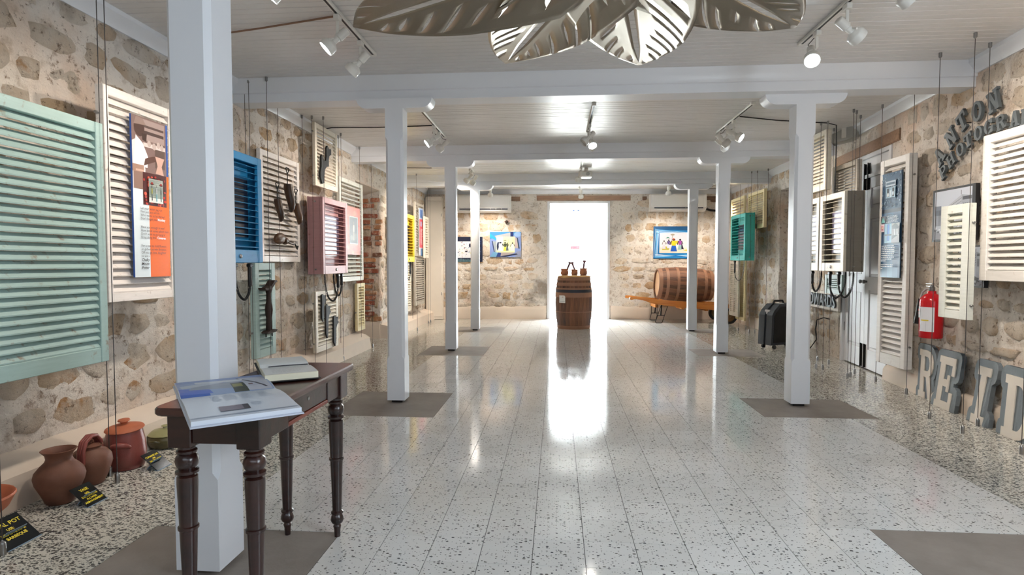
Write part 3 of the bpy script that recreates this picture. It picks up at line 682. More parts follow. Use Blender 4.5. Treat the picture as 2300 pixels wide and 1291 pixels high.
# far red panel
t = board('info_panel', 'narrow red panel with white lines of text on the far left shutter', 'panel', 'L', -2.475, 10.46, 1.29, .32, .86, white_board)
F = Flat(); F.rect(0, 0, 1, 1, '#e03a4c').rect(0, .77, 1, 1, '#9fb4d0').rect(.2, .8, .8, .97, '#4a6ea8').rect(0, 0, 1, .17, '#cfc8d2').rect(.3, .0, .8, .15, '#3f6fa0').rect(.3, .62, .6, .72, '#8fb0d8')
for k in range(14): F.rect(.28, .24 + k * .024, random.uniform(.55, .9), .252 + k * .024, '#f4c8cc')
F.build(t, .32, .86, -.0002)
# blue panel on the tall shutter
W, H = .308, .963
t = board('info_panel', 'dark blue panel with shop photograph, small pictures and white text', 'panel', 'R', 3.055, 5.585, 1.016, W, H, plain('navy_board', '#16354e', .4))
F = Flat(); F.rect(0, 0, 1, 1, '#1d4c72').rect(0, .655, 1, 1, '#2f4f6c').rect(.1, .0, .9, .1, '#3d6e93').rect(0, .62, 1, .655, '#0e2438').rect(.35, .12, .62, .62, '#295f88').rect(.36, 0, .62, .12, '#4d7fa3')
for k in range(150): F.ell(random.random(), random.uniform(.67, .99), random.uniform(.008, .03), random.uniform(.003, .01), random.choice(['#7f9db5', '#16293b', '#9db4c6', '#243f58']))
F.rect(.22, .87, .74, .92, '#b8ccd9').rect(.26, .885, .7, .905, '#3d5a72').rect(.24, .76, .74, .86, '#93b2c6').rect(.3, .77, .42, .85, '#0f1d2a').rect(.58, .77, .68, .85, '#0f1d2a').rect(.45, .765, .54, .83, '#cddbe4').ell(.36, .79, .05, .02, '#dfe8ee').ell(.62, .8, .04, .02, '#c7d6e0')
F.rect(.02, .525, .27, .59, '#0b1b22').poly([(.04, .53), (.13, .58), (.25, .53)], '#2c9d92').rect(.02, .44, .22, .515, '#e3c9cf').rect(.06, .455, .17, .50, '#c8707c').rect(.09, .47, .14, .485, '#f0e4a0')
F.rect(.24, .33, .60, .515, '#7fb2cf').rect(.36, .35, .50, .51, '#1a5ea8').rect(.41, .36, .46, .50, '#2f83cf').rect(.24, .40, .60, .415, '#1b3346').rect(.60, .33, 1, .515, '#a9b1b6').poly([(.62, .36), (.98, .41), (.98, .48), (.78, .515), (.62, .49)], '#5f6970')
for k in range(4): F.rect(.66 + k * .08, .40, .70 + k * .08, .46, '#d5dade')
F.words(.30, .60, .598, .005, '#0d1a26')
for k in range(6): F.words(.32, random.uniform(.82, .95), .582 - k * .0115, .006, '#cfdbe4')
for k in range(9): F.words(.12, random.uniform(.68, .82) if k < 8 else .38, .298 - k * .0178, .008, '#eaf0f4')
for k in range(3): F.words(.12, (.76, .74, .22)[k], .118 - k * .0178, .008, '#eaf0f4')
F.build(t, W, H, -.0002)
# street photographs on the right wall
def street(t, W, H, seed, car):
    rn = random.Random(seed); F = Flat(); F.rect(0, 0, 1, 1, '#101218').rect(.05, .04, .93, .96, '#cfd6e2')
    F.poly([(.05, .04), (.05, .70), (.2, .66), (.30, .62), (.48, .72), (.70, .84), (.93, .80), (.93, .04)], '#b9bec8')
    F.poly([(.70, .84), (.93, .80), (.93, .04), (.70, .04)], '#a3a9b5').rect(.72, .74, .92, .80, '#3a3d46').rect(.06, .5, .22, .68, '#6d7482')
    for k in range(5): F.rect(.08 + k * .03, .3, .095 + k * .03, .6, '#3c414d'); F.line(.28, .58 - k * .05, .70, .78 - k * .06, .008, '#565c69')
    for k in range(4): F.rect(.74 + k * .045, .5, .765 + k * .045, .68, '#4a4f5b'); F.rect(.36 + k * .08, .40, .40 + k * .08, .54, '#5c626f')
    F.line(.69, .84, .69, .92, .01, '#3a3d46'); F.poly([(.05, .04), (.93, .04), (.93, .14), (.05, .2)], '#8b8f99')
    for k in range(40): F.ell(rn.uniform(.08, .9), rn.uniform(.06, .26), rn.uniform(.008, .03), rn.uniform(.01, .03), rn.choice(['#20232b', '#e1e4ea', '#4d525c']))
    if car:
        for x, z, s in ((.25, .30, 1), (.50, .14, 1.15)):
            F.poly([(x - .2 * s, z), (x + .26 * s, z), (x + .26 * s, z + .08 * s), (x + .12 * s, z + .1 * s), (x + .06 * s, z + .17 * s), (x - .18 * s, z + .17 * s)], '#22242a').poly([(x - .19 * s, z + .17 * s), (x + .08 * s, z + .17 * s), (x + .02 * s, z + .2 * s), (x - .15 * s, z + .2 * s)], '#d8dadd')
            F.ell(x - .1 * s, z, .06 * s, .05 * s, '#0c0d10').ell(x + .18 * s, z, .06 * s, .05 * s, '#0c0d10').ell(x + .18 * s, z, .03 * s, .025 * s, '#8d9096')
    F.build(t, W, H, -.0002)
t = board('framed_photograph', 'black and white photograph of a corner building behind the narrow pale green shutter', 'picture', 'R', 3.075, 4.785, 1.321, .485, .418, black_board, .03); street(t, .485, .418, 1, 0)
t = board('framed_photograph', 'black and white photograph of old street cars, low beside the right edge shutter', 'picture', 'R', 3.065, 4.555, .969, .28, .31, black_board, .03); street(t, .28, .31, 2, 1)
# pictures on the end wall
yb = lambda x: YB(x) - .035
W, H = .54, .515
t = board('wall_picture', 'dark navy and white print half hidden by the far left column', 'picture', 'B', -1.80, yb(-1.80), 1.18, W, H, black_board, .02)
F = Flat(); F.rect(0, 0, 1, 1, '#141c3a').rect(.05, .16, .72, .82, '#dfe3ea')
for k in range(90): x, z = random.uniform(.07, .70), random.uniform(.18, .80); F.ell(x, z, random.uniform(.006, .022), random.uniform(.006, .026), random.choice(['#23284a', '#cfc98f', '#b59aa0', '#8ea6c4', '#e8e6df', '#efe9c0']))
F.ell(.52, .66, .04, .08, '#191b3c').ell(.38, .42, .05, .03, '#201a34')
for k in range(24): F.rect(.74, .10 + k * .034, .74 + random.uniform(.1, .22), .112 + k * .034, '#5570a8'); F.rect(.06 + k * .028, 0, .07 + k * .028, random.uniform(.08, .14), '#7faab0')
F.build(t, W, H, -.0002)
W, H = .64, .515
t = board('wall_picture', 'print of three costumed figures framed by blue boat shapes', 'picture', 'B', -1.06, yb(-1.06), 1.283, W, H, blue_edge, .02)
F = Flat(); F.rect(0, 0, 1, 1, '#7f93c8').poly([(0, 1), (1, 1), (1, .9), (.2, .78), (0, .7)], '#3f86bd').poly([(.15, .84), (.66, .97), (.66, .82), (.2, .76)], '#a8acb0').rect(.66, .8, .76, 1, '#1b2e68').poly([(0, .95), (.22, .72), (.2, .66), (0, .78)], '#2aa0d8')
F.poly([(.07, .62), (.2, .62), (.2, .18), (.14, .18)], '#9aa6ac').poly([(.06, .64), (.09, .64), (.16, .18), (.13, .18)], '#16265c').poly([(.8, .8), (.88, .72), (.93, .35), (.8, .35)], '#b7a9a4').poly([(.86, .8), (.9, .75), (.96, .33), (.92, .33)], '#13324f').poly([(.34, .02), (.36, .18), (.8, .18), (.62, .04)], '#a59a98').poly([(0, 0), (.2, 0), (.26, .18), (.1, .2)], '#6b9fc4').ell(.95, .1, .14, .14, '#8d94ac').poly([(.2, 0), (.34, 0), (.36, .16), (.26, .18)], '#223a78').poly([(.3, .02), (.85, .14), (.9, .1), (.5, 0)], '#141c40').ell(.9, .9, .12, .1, '#8fb2dd')
F.rect(.21, .18, .80, .81, '#e9ebc4').rect(.21, .45, .42, .81, '#d5dce0').rect(.21, .18, .80, .24, '#efe9b0').rect(.42, .45, .8, .81, '#efeeb2')
F.ell(.27, .42, .05, .18, '#27365e'); fig(F, .34, .24, .36, '#eceef2', '#f0f0f4', '#1c2438', .3); fig(F, .49, .24, .36, '#3c4a2c', '#d8d44a', '#2a2f1e', .2); fig(F, .56, .25, .32, '#4a5236', '#5d6a74', '#2b3222', .18); fig(F, .73, .24, .34, '#e6e4dc', '#d8d6d8', '#4a4a44', .24)
F.line(.60, .45, .60, .70, .008, '#8f9a5a').line(.75, .5, .75, .72, .008, '#8f9a5a').ell(.49, .66, .05, .015, '#4b5030'); F.build(t, W, H, -.0002)
W, H = .86, .655
t = board('wall_picture', 'blue striped frame print of market figures above the barrel cart', 'picture', 'B', 2.40, yb(2.40), 1.252, W, H, blue_edge, .02)
F = Flat(); F.rect(0, 0, 1, 1, '#1c78b8').poly([(0, 1), (1, 1), (1, .86), (.08, .9)], '#0f4a78').poly([(0, 1), (.09, .9), (.03, .4), (0, .3)], '#155a8a')
for k in range(9): F.line(.01 + k * .016, .03 + .012 * k, .05 + k * .014, .92 - .02 * k, .007, random.choice(['#8fd0f0', '#0f4f88', '#d3e8f6'])); F.line(.06, .92 - k * .018, .95, .80 - k * .006, .008, random.choice(['#5fb0e0', '#0e4f86', '#bcdcf2'])); F.line(.04, .03 + k * .014, .95, .13 - k * .012, .009, random.choice(['#cfe4f6', '#0f4a88', '#7fc0ea']))
F.rect(.14, .17, .86, .80, '#d9d7da').rect(.14, .17, .86, .34, '#e2d2c0').rect(.14, .55, .86, .80, '#ccccd6').poly([(.2, .26), (.36, .26), (.38, .36), (.22, .38)], '#b9b04a').poly([(.7, .25), (.85, .22), (.85, .30)], '#d8b83a')
F.line(.42, .42, .45, .72, .012, '#8a7c6a').ell(.45, .74, .05, .03, '#9a9384').poly([(.28, .63), (.34, .67), (.40, .63)], '#2f7a6c'); fig(F, .25, .30, .26, '#d9d6da', '#cfc9d2', '#4a3a30', .2); fig(F, .36, .32, .27, '#5a4a8a', '#c9cfe4', '#2a2028', .2); fig(F, .48, .22, .40, '#e3c01e', '#1b55b0', '#4a2c20', .26); F.ell(.475, .61, .022, .02, '#c8502a').ell(.56, .50, .05, .05, '#c9b83a'); fig(F, .63, .27, .34, '#9a4aa0', '#8fb0b0', '#241c2c', .22); F.poly([(.66, .3), (.72, .28), (.66, .52)], '#25243c')
F.build(t, W, H, -.0002)
# ------------------------------------------------------------------ objects hung on the shutters
iron_m = plain('black_iron', '#0b0a0a', .65, 0, bump=.2); last_m = mat_wood('shoe_last_wood', '#1f120b', '#5f3d1f', .45, sc=(12, 12, 3)); rust_m = plain('rusty_iron', '#33251f', .6, .4, bump=.5)
def shoe_last(label, y, z, h, w, hook):
    t = thing('shoe_last', label, 'shoe last', (-2.565, y, z), 90, 'wooden shoe lasts on the shutter')
    mb = MB(); secs = []; n = 10                                    # heel at the top, toe pointing down and forward
    for k, (f, a, b, yo, xo) in enumerate(((1, .40, .42, 0, 0), (.88, .44, .46, 0, 0), (.66, .42, .44, -.004, .03), (.46, .46, .42, -.010, .10), (.28, .46, .36, -.014, .20), (.12, .36, .28, -.014, .30), (0, .12, .12, -.012, .36))):
        secs.append([(xo * w + a * w * 1.25 * cos(2 * pi * i / n), yo * 2 - b * w * .62 + .012 + b * w * 1.25 * sin(2 * pi * i / n), -h + f * h) for i in range(n)])
    mb.add([p for s in secs for p in s], [tuple(range(n)), tuple(range(6 * n, 7 * n))] + [(j * n + i, j * n + (i + 1) % n, (j + 1) * n + (i + 1) % n, (j + 1) * n + i) for j in range(6) for i in range(n)])
    mb.build('last_body', last_m, t, 50)
    mb = MB(); mb.tube([(0, 0, -.01), (.004, 0, hook * .62), (-.028, 0, hook * .95), (-.02, 0, hook), (.036, 0, hook), (.04, 0, hook * .95), (.006, 0, hook * .62)], .0045, 6); mb.build('iron_hook', iron_m, t, 60)
shoe_last('middle and largest wooden shoe last, iron hook reaching highest', 5.37, 1.90, .265, .075, .155)
shoe_last('left wooden shoe last with a straight iron hook', 5.165, 1.735, .205, .062, .15)
shoe_last('right wooden shoe last with a triangular hook, by the shutter edge', 5.545, 1.735, .205, .066, .14)
t = thing('leather_iron', 'old dark wood and iron tool with a handle below the three shoe lasts', 'tool', (-2.57, 5.23, 1.37), 90)
mb = MB(); mb.M = Matrix.Rotation(R(-8), 4, 'Y'); mb.sphere((-.02, 0, .01), .085, 14, (1.15, .42, .62)); mb.build('tool_body', last_m, t, 60)
mb = MB(); mb.M = Matrix.Rotation(R(98), 4, 'Y') @ Matrix.Translation((0, 0, .06)); mb.lathe([(.03, 0), (.036, .03), (.022, .06), (.013, .09), (.011, .20), (.004, .235)], 12); mb.build('handle', last_m, t, 40)
mb = MB(); mb.tube([(.29, 0, -.03), (.31, -.004, -.055), (.34, 0, -.08), (.36, 0, -.05)], .008, 6); mb.build('end_hook', iron_m, t, 60)
# cobbler's iron stand
t = thing('cobbler_stand', 'black iron cobbler stand with an upturned sole, on the narrow blue-grey shutter', 'cobbler stand', (-2.475, 4.80, .545), 90)
mb = MB(); mb.lathe([(.024, .02), (.027, .03), (.026, .09), (.024, .13), (.030, .17), (.033, .20), (.030, .235), (.022, .27), (.020, .34), (.024, .355), (.026, .37)], 14); mb.build('post', rust_m, t, 40)
mb = MB(); mb.prism([(-.09, .012), (-.06, .0), (.07, .006), (.095, .022), (.05, .03), (-.04, .026)], -.03, .03, 'y'); mb.build('foot_plate', rust_m, t)
for x in (-.055, .05):
    mb = MB(); mb.M = Matrix.Translation((x, 0, -.03)); mb.lathe([(.006, 0), (.006, .035)], 8); mb.build('bolt', iron_m, t)
mb = MB(); mb.prism([(-.115, .385), (-.09, .372), (-.01, .378), (.04, .41), (.075, .437), (.10, .438), (.09, .455), (.055, .455), (.0, .41), (-.06, .392), (-.11, .395)], -.032, .032, 'y'); mb.prism([(.01, .36), (.035, .36), (.06, .43), (.035, .42)], -.014, .014, 'y'); mb.build('sole_plate', rust_m, t)
# flat black iron pieces
def iron_piece(label, X, y, z, pts, th=.018, tilt=0):
    t = thing('iron_last', label, 'iron piece', (X, y, z), 90, 'black iron pieces on the cream shutters')
    mb = MB(); mb.M = Matrix.Rotation(R(tilt), 4, 'Y'); mb.prism(pts, 0, th, 'y'); mb.build('iron_body', iron_m, t)
    mb = MB(); mb.M = Matrix.Translation((pts[2][0] * .3, th + .009, .02)) @ Matrix.Rotation(pi / 2, 4, 'X'); mb.lathe([(.004, -.012), (.004, .009)], 6); mb.build('fixing_pin', iron_m, t)
iron_piece('stepped black iron piece on the small cream shutter under the ceiling', -2.508, 6.20, 2.20, [(-.13, -.20), (-.08, -.185), (-.075, -.10), (-.06, -.04), (-.01, .0), (.05, .012), (.05, .09), (.07, .13), (.12, .155), (.12, .215), (.06, .205), (.02, .235), (-.01, .20), (-.01, .115), (-.03, .06), (-.09, .06), (-.13, .11), (-.15, .09), (-.15, -.02), (-.18, -.09), (-.18, -.13)])
B = [(0, -.155), (-.035, -.11), (-.035, -.05), (-.03, .03), (-.03, .13), (.0, .14), (.03, .118), (.08, .122), (.06, .09), (.09, .07), (.05, .05), (.02, .01), (.02, -.05), (.012, -.13)]
iron_piece('upper left of the three black iron pieces on the low cream shutter', -2.478, 5.975, .68, B); iron_piece('middle of the three black iron pieces on the low cream shutter', -2.478, 6.085, .53, [(a * 1.1, b * 1.25) for a, b in B]); iron_piece('lower right of the three black iron pieces on the low cream shutter', -2.478, 6.30, .40, [(a * 1.2, b * 1.15) for a, b in B])

# ------------------------------------------------------------------ hanging cables
def cable(x, y, label, z1=CZ - .001, z0=0.0):
    t = thing('hanging_cable', label, 'cable', (x, y, 0), 0, 'steel cables holding the panels')
    mb = MB(); mb.tube([(0, 0, .045), (0, 0, z1 - .03)], .0022, 6); mb.build('cable', cable_m, t)
    mb = MB(); mb.lathe([(.0015, z1 - .04), (.007, z1 - .034), (.011, z1 - .030), (.011, z1)], 10); mb.build('ceiling_fitting', metal, t, 40)
    mb = MB(); mb.lathe([(.012, .0005), (.012, .045), (.010, .05), (.004, .055), (.002, .06)], 12); mb.build('floor_weight', metal, t, 40)
CB = [(-2.17, 2.07, 'cable at the very left edge, its weight beside the coal pot card'), (-2.285, 2.81, 'cable just in front of the lidded clay pot, the nearer of two'), (-2.40, 2.90, 'cable just behind the lidded clay pot front cable, the farther of two'),
      (-2.38, 3.57, 'cable at the right edge of the orange potter shutter, by the white column'), (-2.585, 4.67, 'cable at the ceiling beside the blue box, leftmost of three'), (-2.53, 4.635, 'cable at the ceiling beside the blue box, middle of three'), (-2.36, 4.60, 'cable in front of the blue box right edge'),
      (-2.585, 5.24, 'cable crossing the face of the shoe lasts shutter'), (-2.60, 5.79, 'cable along the right edge of the shoe lasts shutter'), (-2.51, 5.82, 'cable along the left edge of the small cream top shutter'), (-2.41, 5.87, 'cable crossing the face of the small cream top shutter, by the pink box'),
      (-2.51, 6.62, 'cable along the right edge of the small cream top shutter'), (-2.585, 6.74, 'cable at the left edge of the orange-red print shutter'), (-2.56, 7.40, 'cable crossing the right part of the orange-red print shutter'), (-2.50, 7.68, 'cable with a weight before the brick alcove'),
      (-2.57, 9.77, 'cable below the yellow box, left of its pair'), (-2.37, 9.68, 'cable at the right edge of the yellow box'), (-2.55, 10.08, 'cable at the left edge of the far red panel shutter'), (-2.46, 10.93, 'cable at the right edge of the far red panel shutter'), (-2.45, 11.08, 'cable hanging in front of the white cupboard'),
      (2.735, 4.09, 'cable at the left edge of the large right-hand shutter, over the letter I'), (2.96, 4.28, 'cable through the top of the letter I at floor level'), (2.745, 4.455, 'cable left of the narrow pale green shutter, over the letter E'), (3.06, 5.29, 'cable at the right edge of the tall blue-panel shutter'), (3.09, 5.84, 'cable at the left edge of the tall blue-panel shutter'),
      (2.90, 5.99, 'cable before the white double door, leftmost of three'), (2.955, 6.045, 'cable before the white double door, on the side of the grey box'), (3.09, 6.24, 'cable before the white double door, by its black bolts'), (2.868, 6.46, 'cable in front of the louvres of the grey box'), (3.09, 6.81, 'cable at the shutter under the grey floodlight, behind the grey box'),
      (3.075, 7.06, 'cable whose weight stands nearest the wall under the EDWARDS sign'), (2.82, 6.51, 'cable whose weight stands right of the nearest right column'), (2.785, 3.66, 'cable at the extreme right edge, in front of the letter D'),
      (3.10, 10.70, 'cable at the left edge of the turquoise box'), (3.09, 10.12, 'cable on the face of the turquoise box'), (3.275, 10.31, 'cable at the side of the turquoise box'), (3.18, 9.84, 'cable at the right edge of the turquoise box, nearest the camera'), (3.26, 9.80, 'cable beside the back board of the turquoise box'), (3.36, 9.60, 'cable at the right edge of the high straw shutter')]
for x, y, lb in CB: cable(x, y, 'thin steel ' + lb)

# ------------------------------------------------------------------ letters
def rect(a, b, c, d): return [(a, b), (c, b), (c, d), (a, d)]
def arc(cx, cy, rx, ry, t1, t2, a0, a1, n=7):
    """ring segment cut into quads: outer radii rx, ry; inner rx - t1, ry - t2"""
    out = []
    for i in range(n):
        p, q = R(a0 + (a1 - a0) * i / n), R(a0 + (a1 - a0) * (i + 1) / n)
        out.append([(cx + rx * cos(p), cy + ry * sin(p)), (cx + rx * cos(q), cy + ry * sin(q)), (cx + (rx - t1) * cos(q), cy + (ry - t2) * sin(q)), (cx + (rx - t1) * cos(p), cy + (ry - t2) * sin(p))])
    return out
SL = .13                                                            # slab thickness
GL = {'A': [[(.12, 0), (.30, 0), (.48, 1), (.34, 1)], [(.58, 0), (.82, 0), (.56, 1), (.34, 1)], rect(.24, .26, .64, .38), rect(.02, 0, .36, SL), rect(.50, 0, .92, SL)],
      'N': [rect(.08, 0, .24, 1), rect(.62, 0, .78, 1), [(.08, 1), (.32, 1), (.78, 0), (.56, 0)], rect(0, 0, .36, SL), rect(0, 1 - SL, .30, 1), rect(.52, 1 - SL, .88, 1)],
      'T': [rect(.31, 0, .53, 1), rect(0, 1 - .16, .84, 1), rect(0, .62, .12, 1), rect(.72, .62, .84, 1), rect(.18, 0, .66, SL)],
      'O': arc(.42, .5, .42, .5, .22, .14, 0, 360, 18), 'P': [rect(.08, 0, .30, 1), rect(0, 0, .44, SL), rect(0, 1 - SL, .5, 1), rect(.3, .40, .5, .53)] + arc(.48, .70, .34, .30, .2, .14, -90, 90),
      'H': [rect(.08, 0, .28, 1), rect(.56, 0, .76, 1), rect(.2, .43, .6, .57), rect(0, 0, .36, SL), rect(0, 1 - SL, .36, 1), rect(.48, 0, .84, SL), rect(.48, 1 - SL, .84, 1)],
      'G': arc(.42, .5, .42, .5, .22, .14, 40, 320, 16) + [rect(.62, .05, .84, .46), rect(.44, .36, .88, .48), rect(.66, .66, .82, .98)],
      'R': [rect(.08, 0, .30, 1), rect(0, 0, .40, SL), rect(0, 1 - SL, .5, 1), rect(.3, .44, .5, .57)] + arc(.48, .72, .34, .28, .2, .13, -90, 90) + [[(.42, .5), (.62, .5), (.80, .10), (.60, 0)], [(.58, 0), (.92, 0), (.92, .2), (.80, .12)]],
      'E': [rect(.08, 0, .32, 1), rect(0, 0, .4, SL), rect(0, 1 - SL, .4, 1), rect(.2, 0, .82, .15), rect(.2, .85, .82, 1), rect(.68, 0, .82, .34), rect(.68, .66, .82, 1), rect(.3, .43, .58, .57), rect(.5, .34, .6, .66)],
      'I': [rect(.24, 0, .52, 1), rect(.06, 0, .70, .15), rect(.06, .85, .70, 1)], 'D': [rect(.08, 0, .32, 1), rect(0, 0, .45, .14), rect(0, .86, .45, 1)] + arc(.42, .5, .44, .5, .24, .14, -90, 90, 10)}
def hull(pts):
    pts = sorted(set((round(a, 5), round(b, 5)) for a, b in pts)); lo = []; up = []
    for seq, h in ((pts, lo), (pts[::-1], up)):
        for p in seq:
            while len(h) > 1 and (h[-1][0] - h[-2][0]) * (p[1] - h[-2][1]) - (h[-1][1] - h[-2][1]) * (p[0] - h[-2][0]) <= 0: h.pop()
            h.append(p)
    return lo[:-1] + up[:-1]
def glyph(mb, ch, w, h, y0, y1, grow=0):
    for k, poly in enumerate(GL[ch]):
        p = [((a - .42) * w, b * h) for a, b in poly]; e = k * .00004
        if grow: p = hull([(a + grow * cos(2 * pi * i / 10), b + grow * sin(2 * pi * i / 10)) for a, b in p for i in range(10)])
        mb.prism(p, y0 - e, y1 + e, 'y')
slate = plain('slate_grey_metal', '#5d6569', .55, .2, var=.15, bump=.3); slate_edge = plain('slate_board', '#717a80', .6, .1, var=.12, bump=.3); letter_cream = plain('letter_cream', '#d8cfc2', .6, var=.06)
def wall_letter(ch, word, k, total, yc, z, h, w, rot, frm):
    x = RX(yc) - .06
    t = thing('sign_letter', f'grey slab letter {ch}, {frm}', 'letter', (x, yc, z), -90 - math.degrees(math.atan(.0955)), 'grey sign letters on the right wall')
    mb = MB(); mb.M = Matrix.Rotation(R(rot), 4, 'Y') @ Matrix.Translation((0, 0, -h / 2)); glyph(mb, ch, w, h, 0, .022); mb.build('letter_body', slate, t)
    for px, pz in ((-.18, .12), (.2, -.1)):
        mb = MB(); mb.M = Matrix.Translation((px * w, .022, pz * h)) @ Matrix.Rotation(-pi / 2, 4, 'X'); mb.lathe([(.0035, 0), (.0035, .05)], 6); mb.build('standoff_pin', dark_metal, t)
k = 1.0237
for wd, rows, h, w in (('ANTON', ((4.93, 2.0, -44), (4.775, 2.118, -36), (4.635, 2.208, -30), (4.455, 2.238, -10), (4.278, 2.262, -16)), .150, .140),
                       ('PHOTOGRAPH', ((4.862, 1.868, -30), (4.765, 1.943, -33), (4.645, 2.003, -26), (4.55, 2.052, -20), (4.43, 2.077, -10), (4.315, 2.094, -8), (4.19, 2.096, -12), (4.055, 2.086, 0), (3.945, 2.075, 2), (3.83, 2.06, 6)), .104, .112)):
    for i, (y, z, r) in enumerate(rows):
        ch = wd[i]; n = wd[:i + 1].count(ch)
        frm = f"{'first' if n == 1 else 'second'} {ch} of the {'upper' if wd == 'ANTON' else 'lower'} arched word {wd}" if wd.count(ch) > 1 else f"in the {'upper' if wd == 'ANTON' else 'lower'} arched word {wd}"
        wall_letter(ch, wd, i, len(wd), y * k, 1.144 + (z - 1.144) * k, h * k, w * k, r, frm)
wall_letter('R', 'REID', 0, 4, 3.895 * k, 1.144 + (2.235 - 1.144) * k, .165, .145, 0, 'cut by the right picture edge, right of the word ANTON')
# big letters leaning on the right wall
for ch, x, y, w, h, g, roll, lb in (('R', 3.118, 5.13, .26, .41, .05, 0, 'first and farthest of the four floor letters'), ('E', 3.035, 4.785, .27, .41, .055, 2, 'second of the four floor letters'), ('I', 2.992, 4.335, .22, .41, .055, 2, 'narrow third of the four floor letters'), ('D', 2.959, 3.945, .33, .41, .06, 2, 'last floor letter, cut by the picture edge')):
    t = thing('floor_letter', f'big cream and grey letter {ch} board, {lb}', 'letter', (x, y, .001), -90 - math.degrees(math.atan(.0955)), 'big letter boards leaning on the wall')
    tilt = Matrix.Rotation(R(-{'R': 1.5, 'E': 6.5, 'I': 7.5, 'D': 3.5}[ch]), 4, 'X')
    mb = MB(); mb.M = tilt
    glyph(mb, ch, w, h, .004, .034, g)
    mb.v = [(a, b, max(c, 0)) for a, b, c in mb.v]; mb.build('letter_board', slate_edge, t)
    mb = MB(); mb.M = tilt; glyph(mb, ch, w, h, -.004, .0035); mb.v = [(a, b, max(c, 0)) for a, b, c in mb.v]; mb.build('letter_face', letter_cream, t)
# EDWARDS board
yc = 7.62; t = thing('name_board', 'pale board with raised grey letters EDWARDS, low between column and double door', 'sign', (RX(yc) - .065, yc, .575), -90 - math.degrees(math.atan(.0955)))
mb = MB(); mb.cbox(-.52, .52, 0, .03, 0, .225, .003); mb.build('backing_board', plain('name_board_paint', '#cfc7bb', .6), t)
lettering('EDWARDS', .215, slate, t, -.02, .04, -.012, 'raised_letters', 'CENTER', 1, .011, .004, .98)

# ------------------------------------------------------------------ white double door in the right wall
dr = bpy.data.objects.new('door_2', None); COL.objects.link(dr); dr.matrix_world = FR1; structure(dr)
fr = .05; dh = 2.06; DT = 2.31
for a, b, v0, v1 in ((da, da + fr, 0, DT), (db - fr, db, 0, DT), (da + fr, db - fr, DT - .04, DT)):
    mb = MB(); mb.box(a + .0005, b - .0005, v0, v1 - .0005, -.099, .012); mb.build('door_frame', white_paint, dr)
mb = MB(); mb.box(da + fr, db - fr, dh + .01, DT - .0405, -.06, -.02); mb.build('transom_panel', white_paint, dr)
mb = MB(); mb.box(da + fr, db - fr, dh + .002, dh + .04, -.02, .0); mb.build('transom_rail', white_paint, dr)
um = (da + db) / 2
for sgn, a, b in ((1, da + fr + .002, um - .002), (-1, um + .002, db - fr - .002)):
    mb = MB(); mb.box(a, b, .012, dh, -.07, -.032)
    for x0, x1, v0, v1 in ((a, a + .09, .012, dh), (b - .09, b, .012, dh), (a + .09, b - .09, .012, .22), (a + .09, b - .09, .86, 1.00), (a + .09, b - .09, 1.62, 1.74), (a + .09, b - .09, dh - .11, dh)): mb.box(x0 + .0003, x1 - .0003, v0 + .0003, v1 - .0003, -.032, -.016)
    leaf = mb.build('door_leaf', white_paint, dr)
    for v0, v1 in ((.25, .83), (1.03, 1.59), (1.77, dh - .14)):
        mb = MB(); mb.cbox(a + .12, b - .12, v0, v1, -.033, -.021, .005); mb.build('raised_panel', white_paint, leaf)
    e = um - sgn * .045
    for v0, v1 in ((.02, .27), (1.94, 2.22)):
        mb = MB(); mb.cbox(e - .016, e + .016, v0, v1, -.0158, -.006, .002); mb.tube([(e, v0 - .005, .0), (e, v1 + .005, .0)], .007, 8); mb.build('door_bolt', iron_m, dr)
    mb = MB(); mb.M = Matrix.Translation((e, .95, -.016)); mb.lathe([(.012, 0), (.012, .012), (.022, .028), (.020, .042), (.008, .046)], 12); mb.build('door_knob', metal, dr, 40)
    for v in (.36, 1.2): mb = MB(); h0 = da + fr if sgn > 0 else db - fr; mb.box(h0 - .012, h0 + .012, v, v + .1, -.0158, -.010); mb.build('door_hinge', metal, dr)
mb = MB(); mb.M = FR1; mb.cbox((8.29 - 7.43) * 1.0046, (8.29 - 5.82) * 1.0046, 2.32, 2.43, -.03, .018, .006)
random.seed(5); mb.v = [(x + random.gauss(0, .004), y + random.gauss(0, .004), z + random.gauss(0, .005)) for x, y, z in mb.v]; lintel = mb.build('door_lintel', old_wood, wall_right)

# ------------------------------------------------------------------ table with two books
dark_wood = mat_wood('mahogany', '#130908', '#3a1a13', .28, .6, (3, 18, 18)); top_wood = mat_wood('mahogany_top', '#22120f', '#4c2920', .34, .5, (22, 2, 22)); red_wood = mat_wood('red_rail_wood', '#6b2c1c', '#8f4630', .4, .2, (4, 20, 20))
TX, TY, TH = -1.025, 2.0, .72
t = thing('console_table', 'narrow dark mahogany table with turned legs, holding two open books', 'table', (TX, TY, 0))
mb = MB(); r = .03; o = []
for cx, cy, a0 in ((.165 - r, .405 - r, 0), (-.165 + r, .405 - r, 90), (-.165 + r, -.405 + r, 180), (.165 - r, -.405 + r, 270)): o += [(cx + r * cos(R(a0 + q * 30)), cy + r * sin(R(a0 + q * 30))) for q in range(4)]
for s0, s1, z0, z1 in ((.985, 1.0, .695, .701), (1.0, 1.0, .701, .714), (1.0, .985, .714, .72)):
    k8 = len(o); mb.add([(a * s0, b * s0, z0) for a, b in o] + [(a * s1, b * s1, z1) for a, b in o], [(i, (i + 1) % k8, k8 + (i + 1) % k8, k8 + i) for i in range(k8)])
mb.add([(a * .985, b * .985, .72) for a, b in o], [tuple(range(len(o)))]); mb.add([(a * .985, b * .985, .695) for a, b in o], [tuple(range(len(o)))]); mb.build('tabletop', top_wood, t)
lx, ly = .108, .325
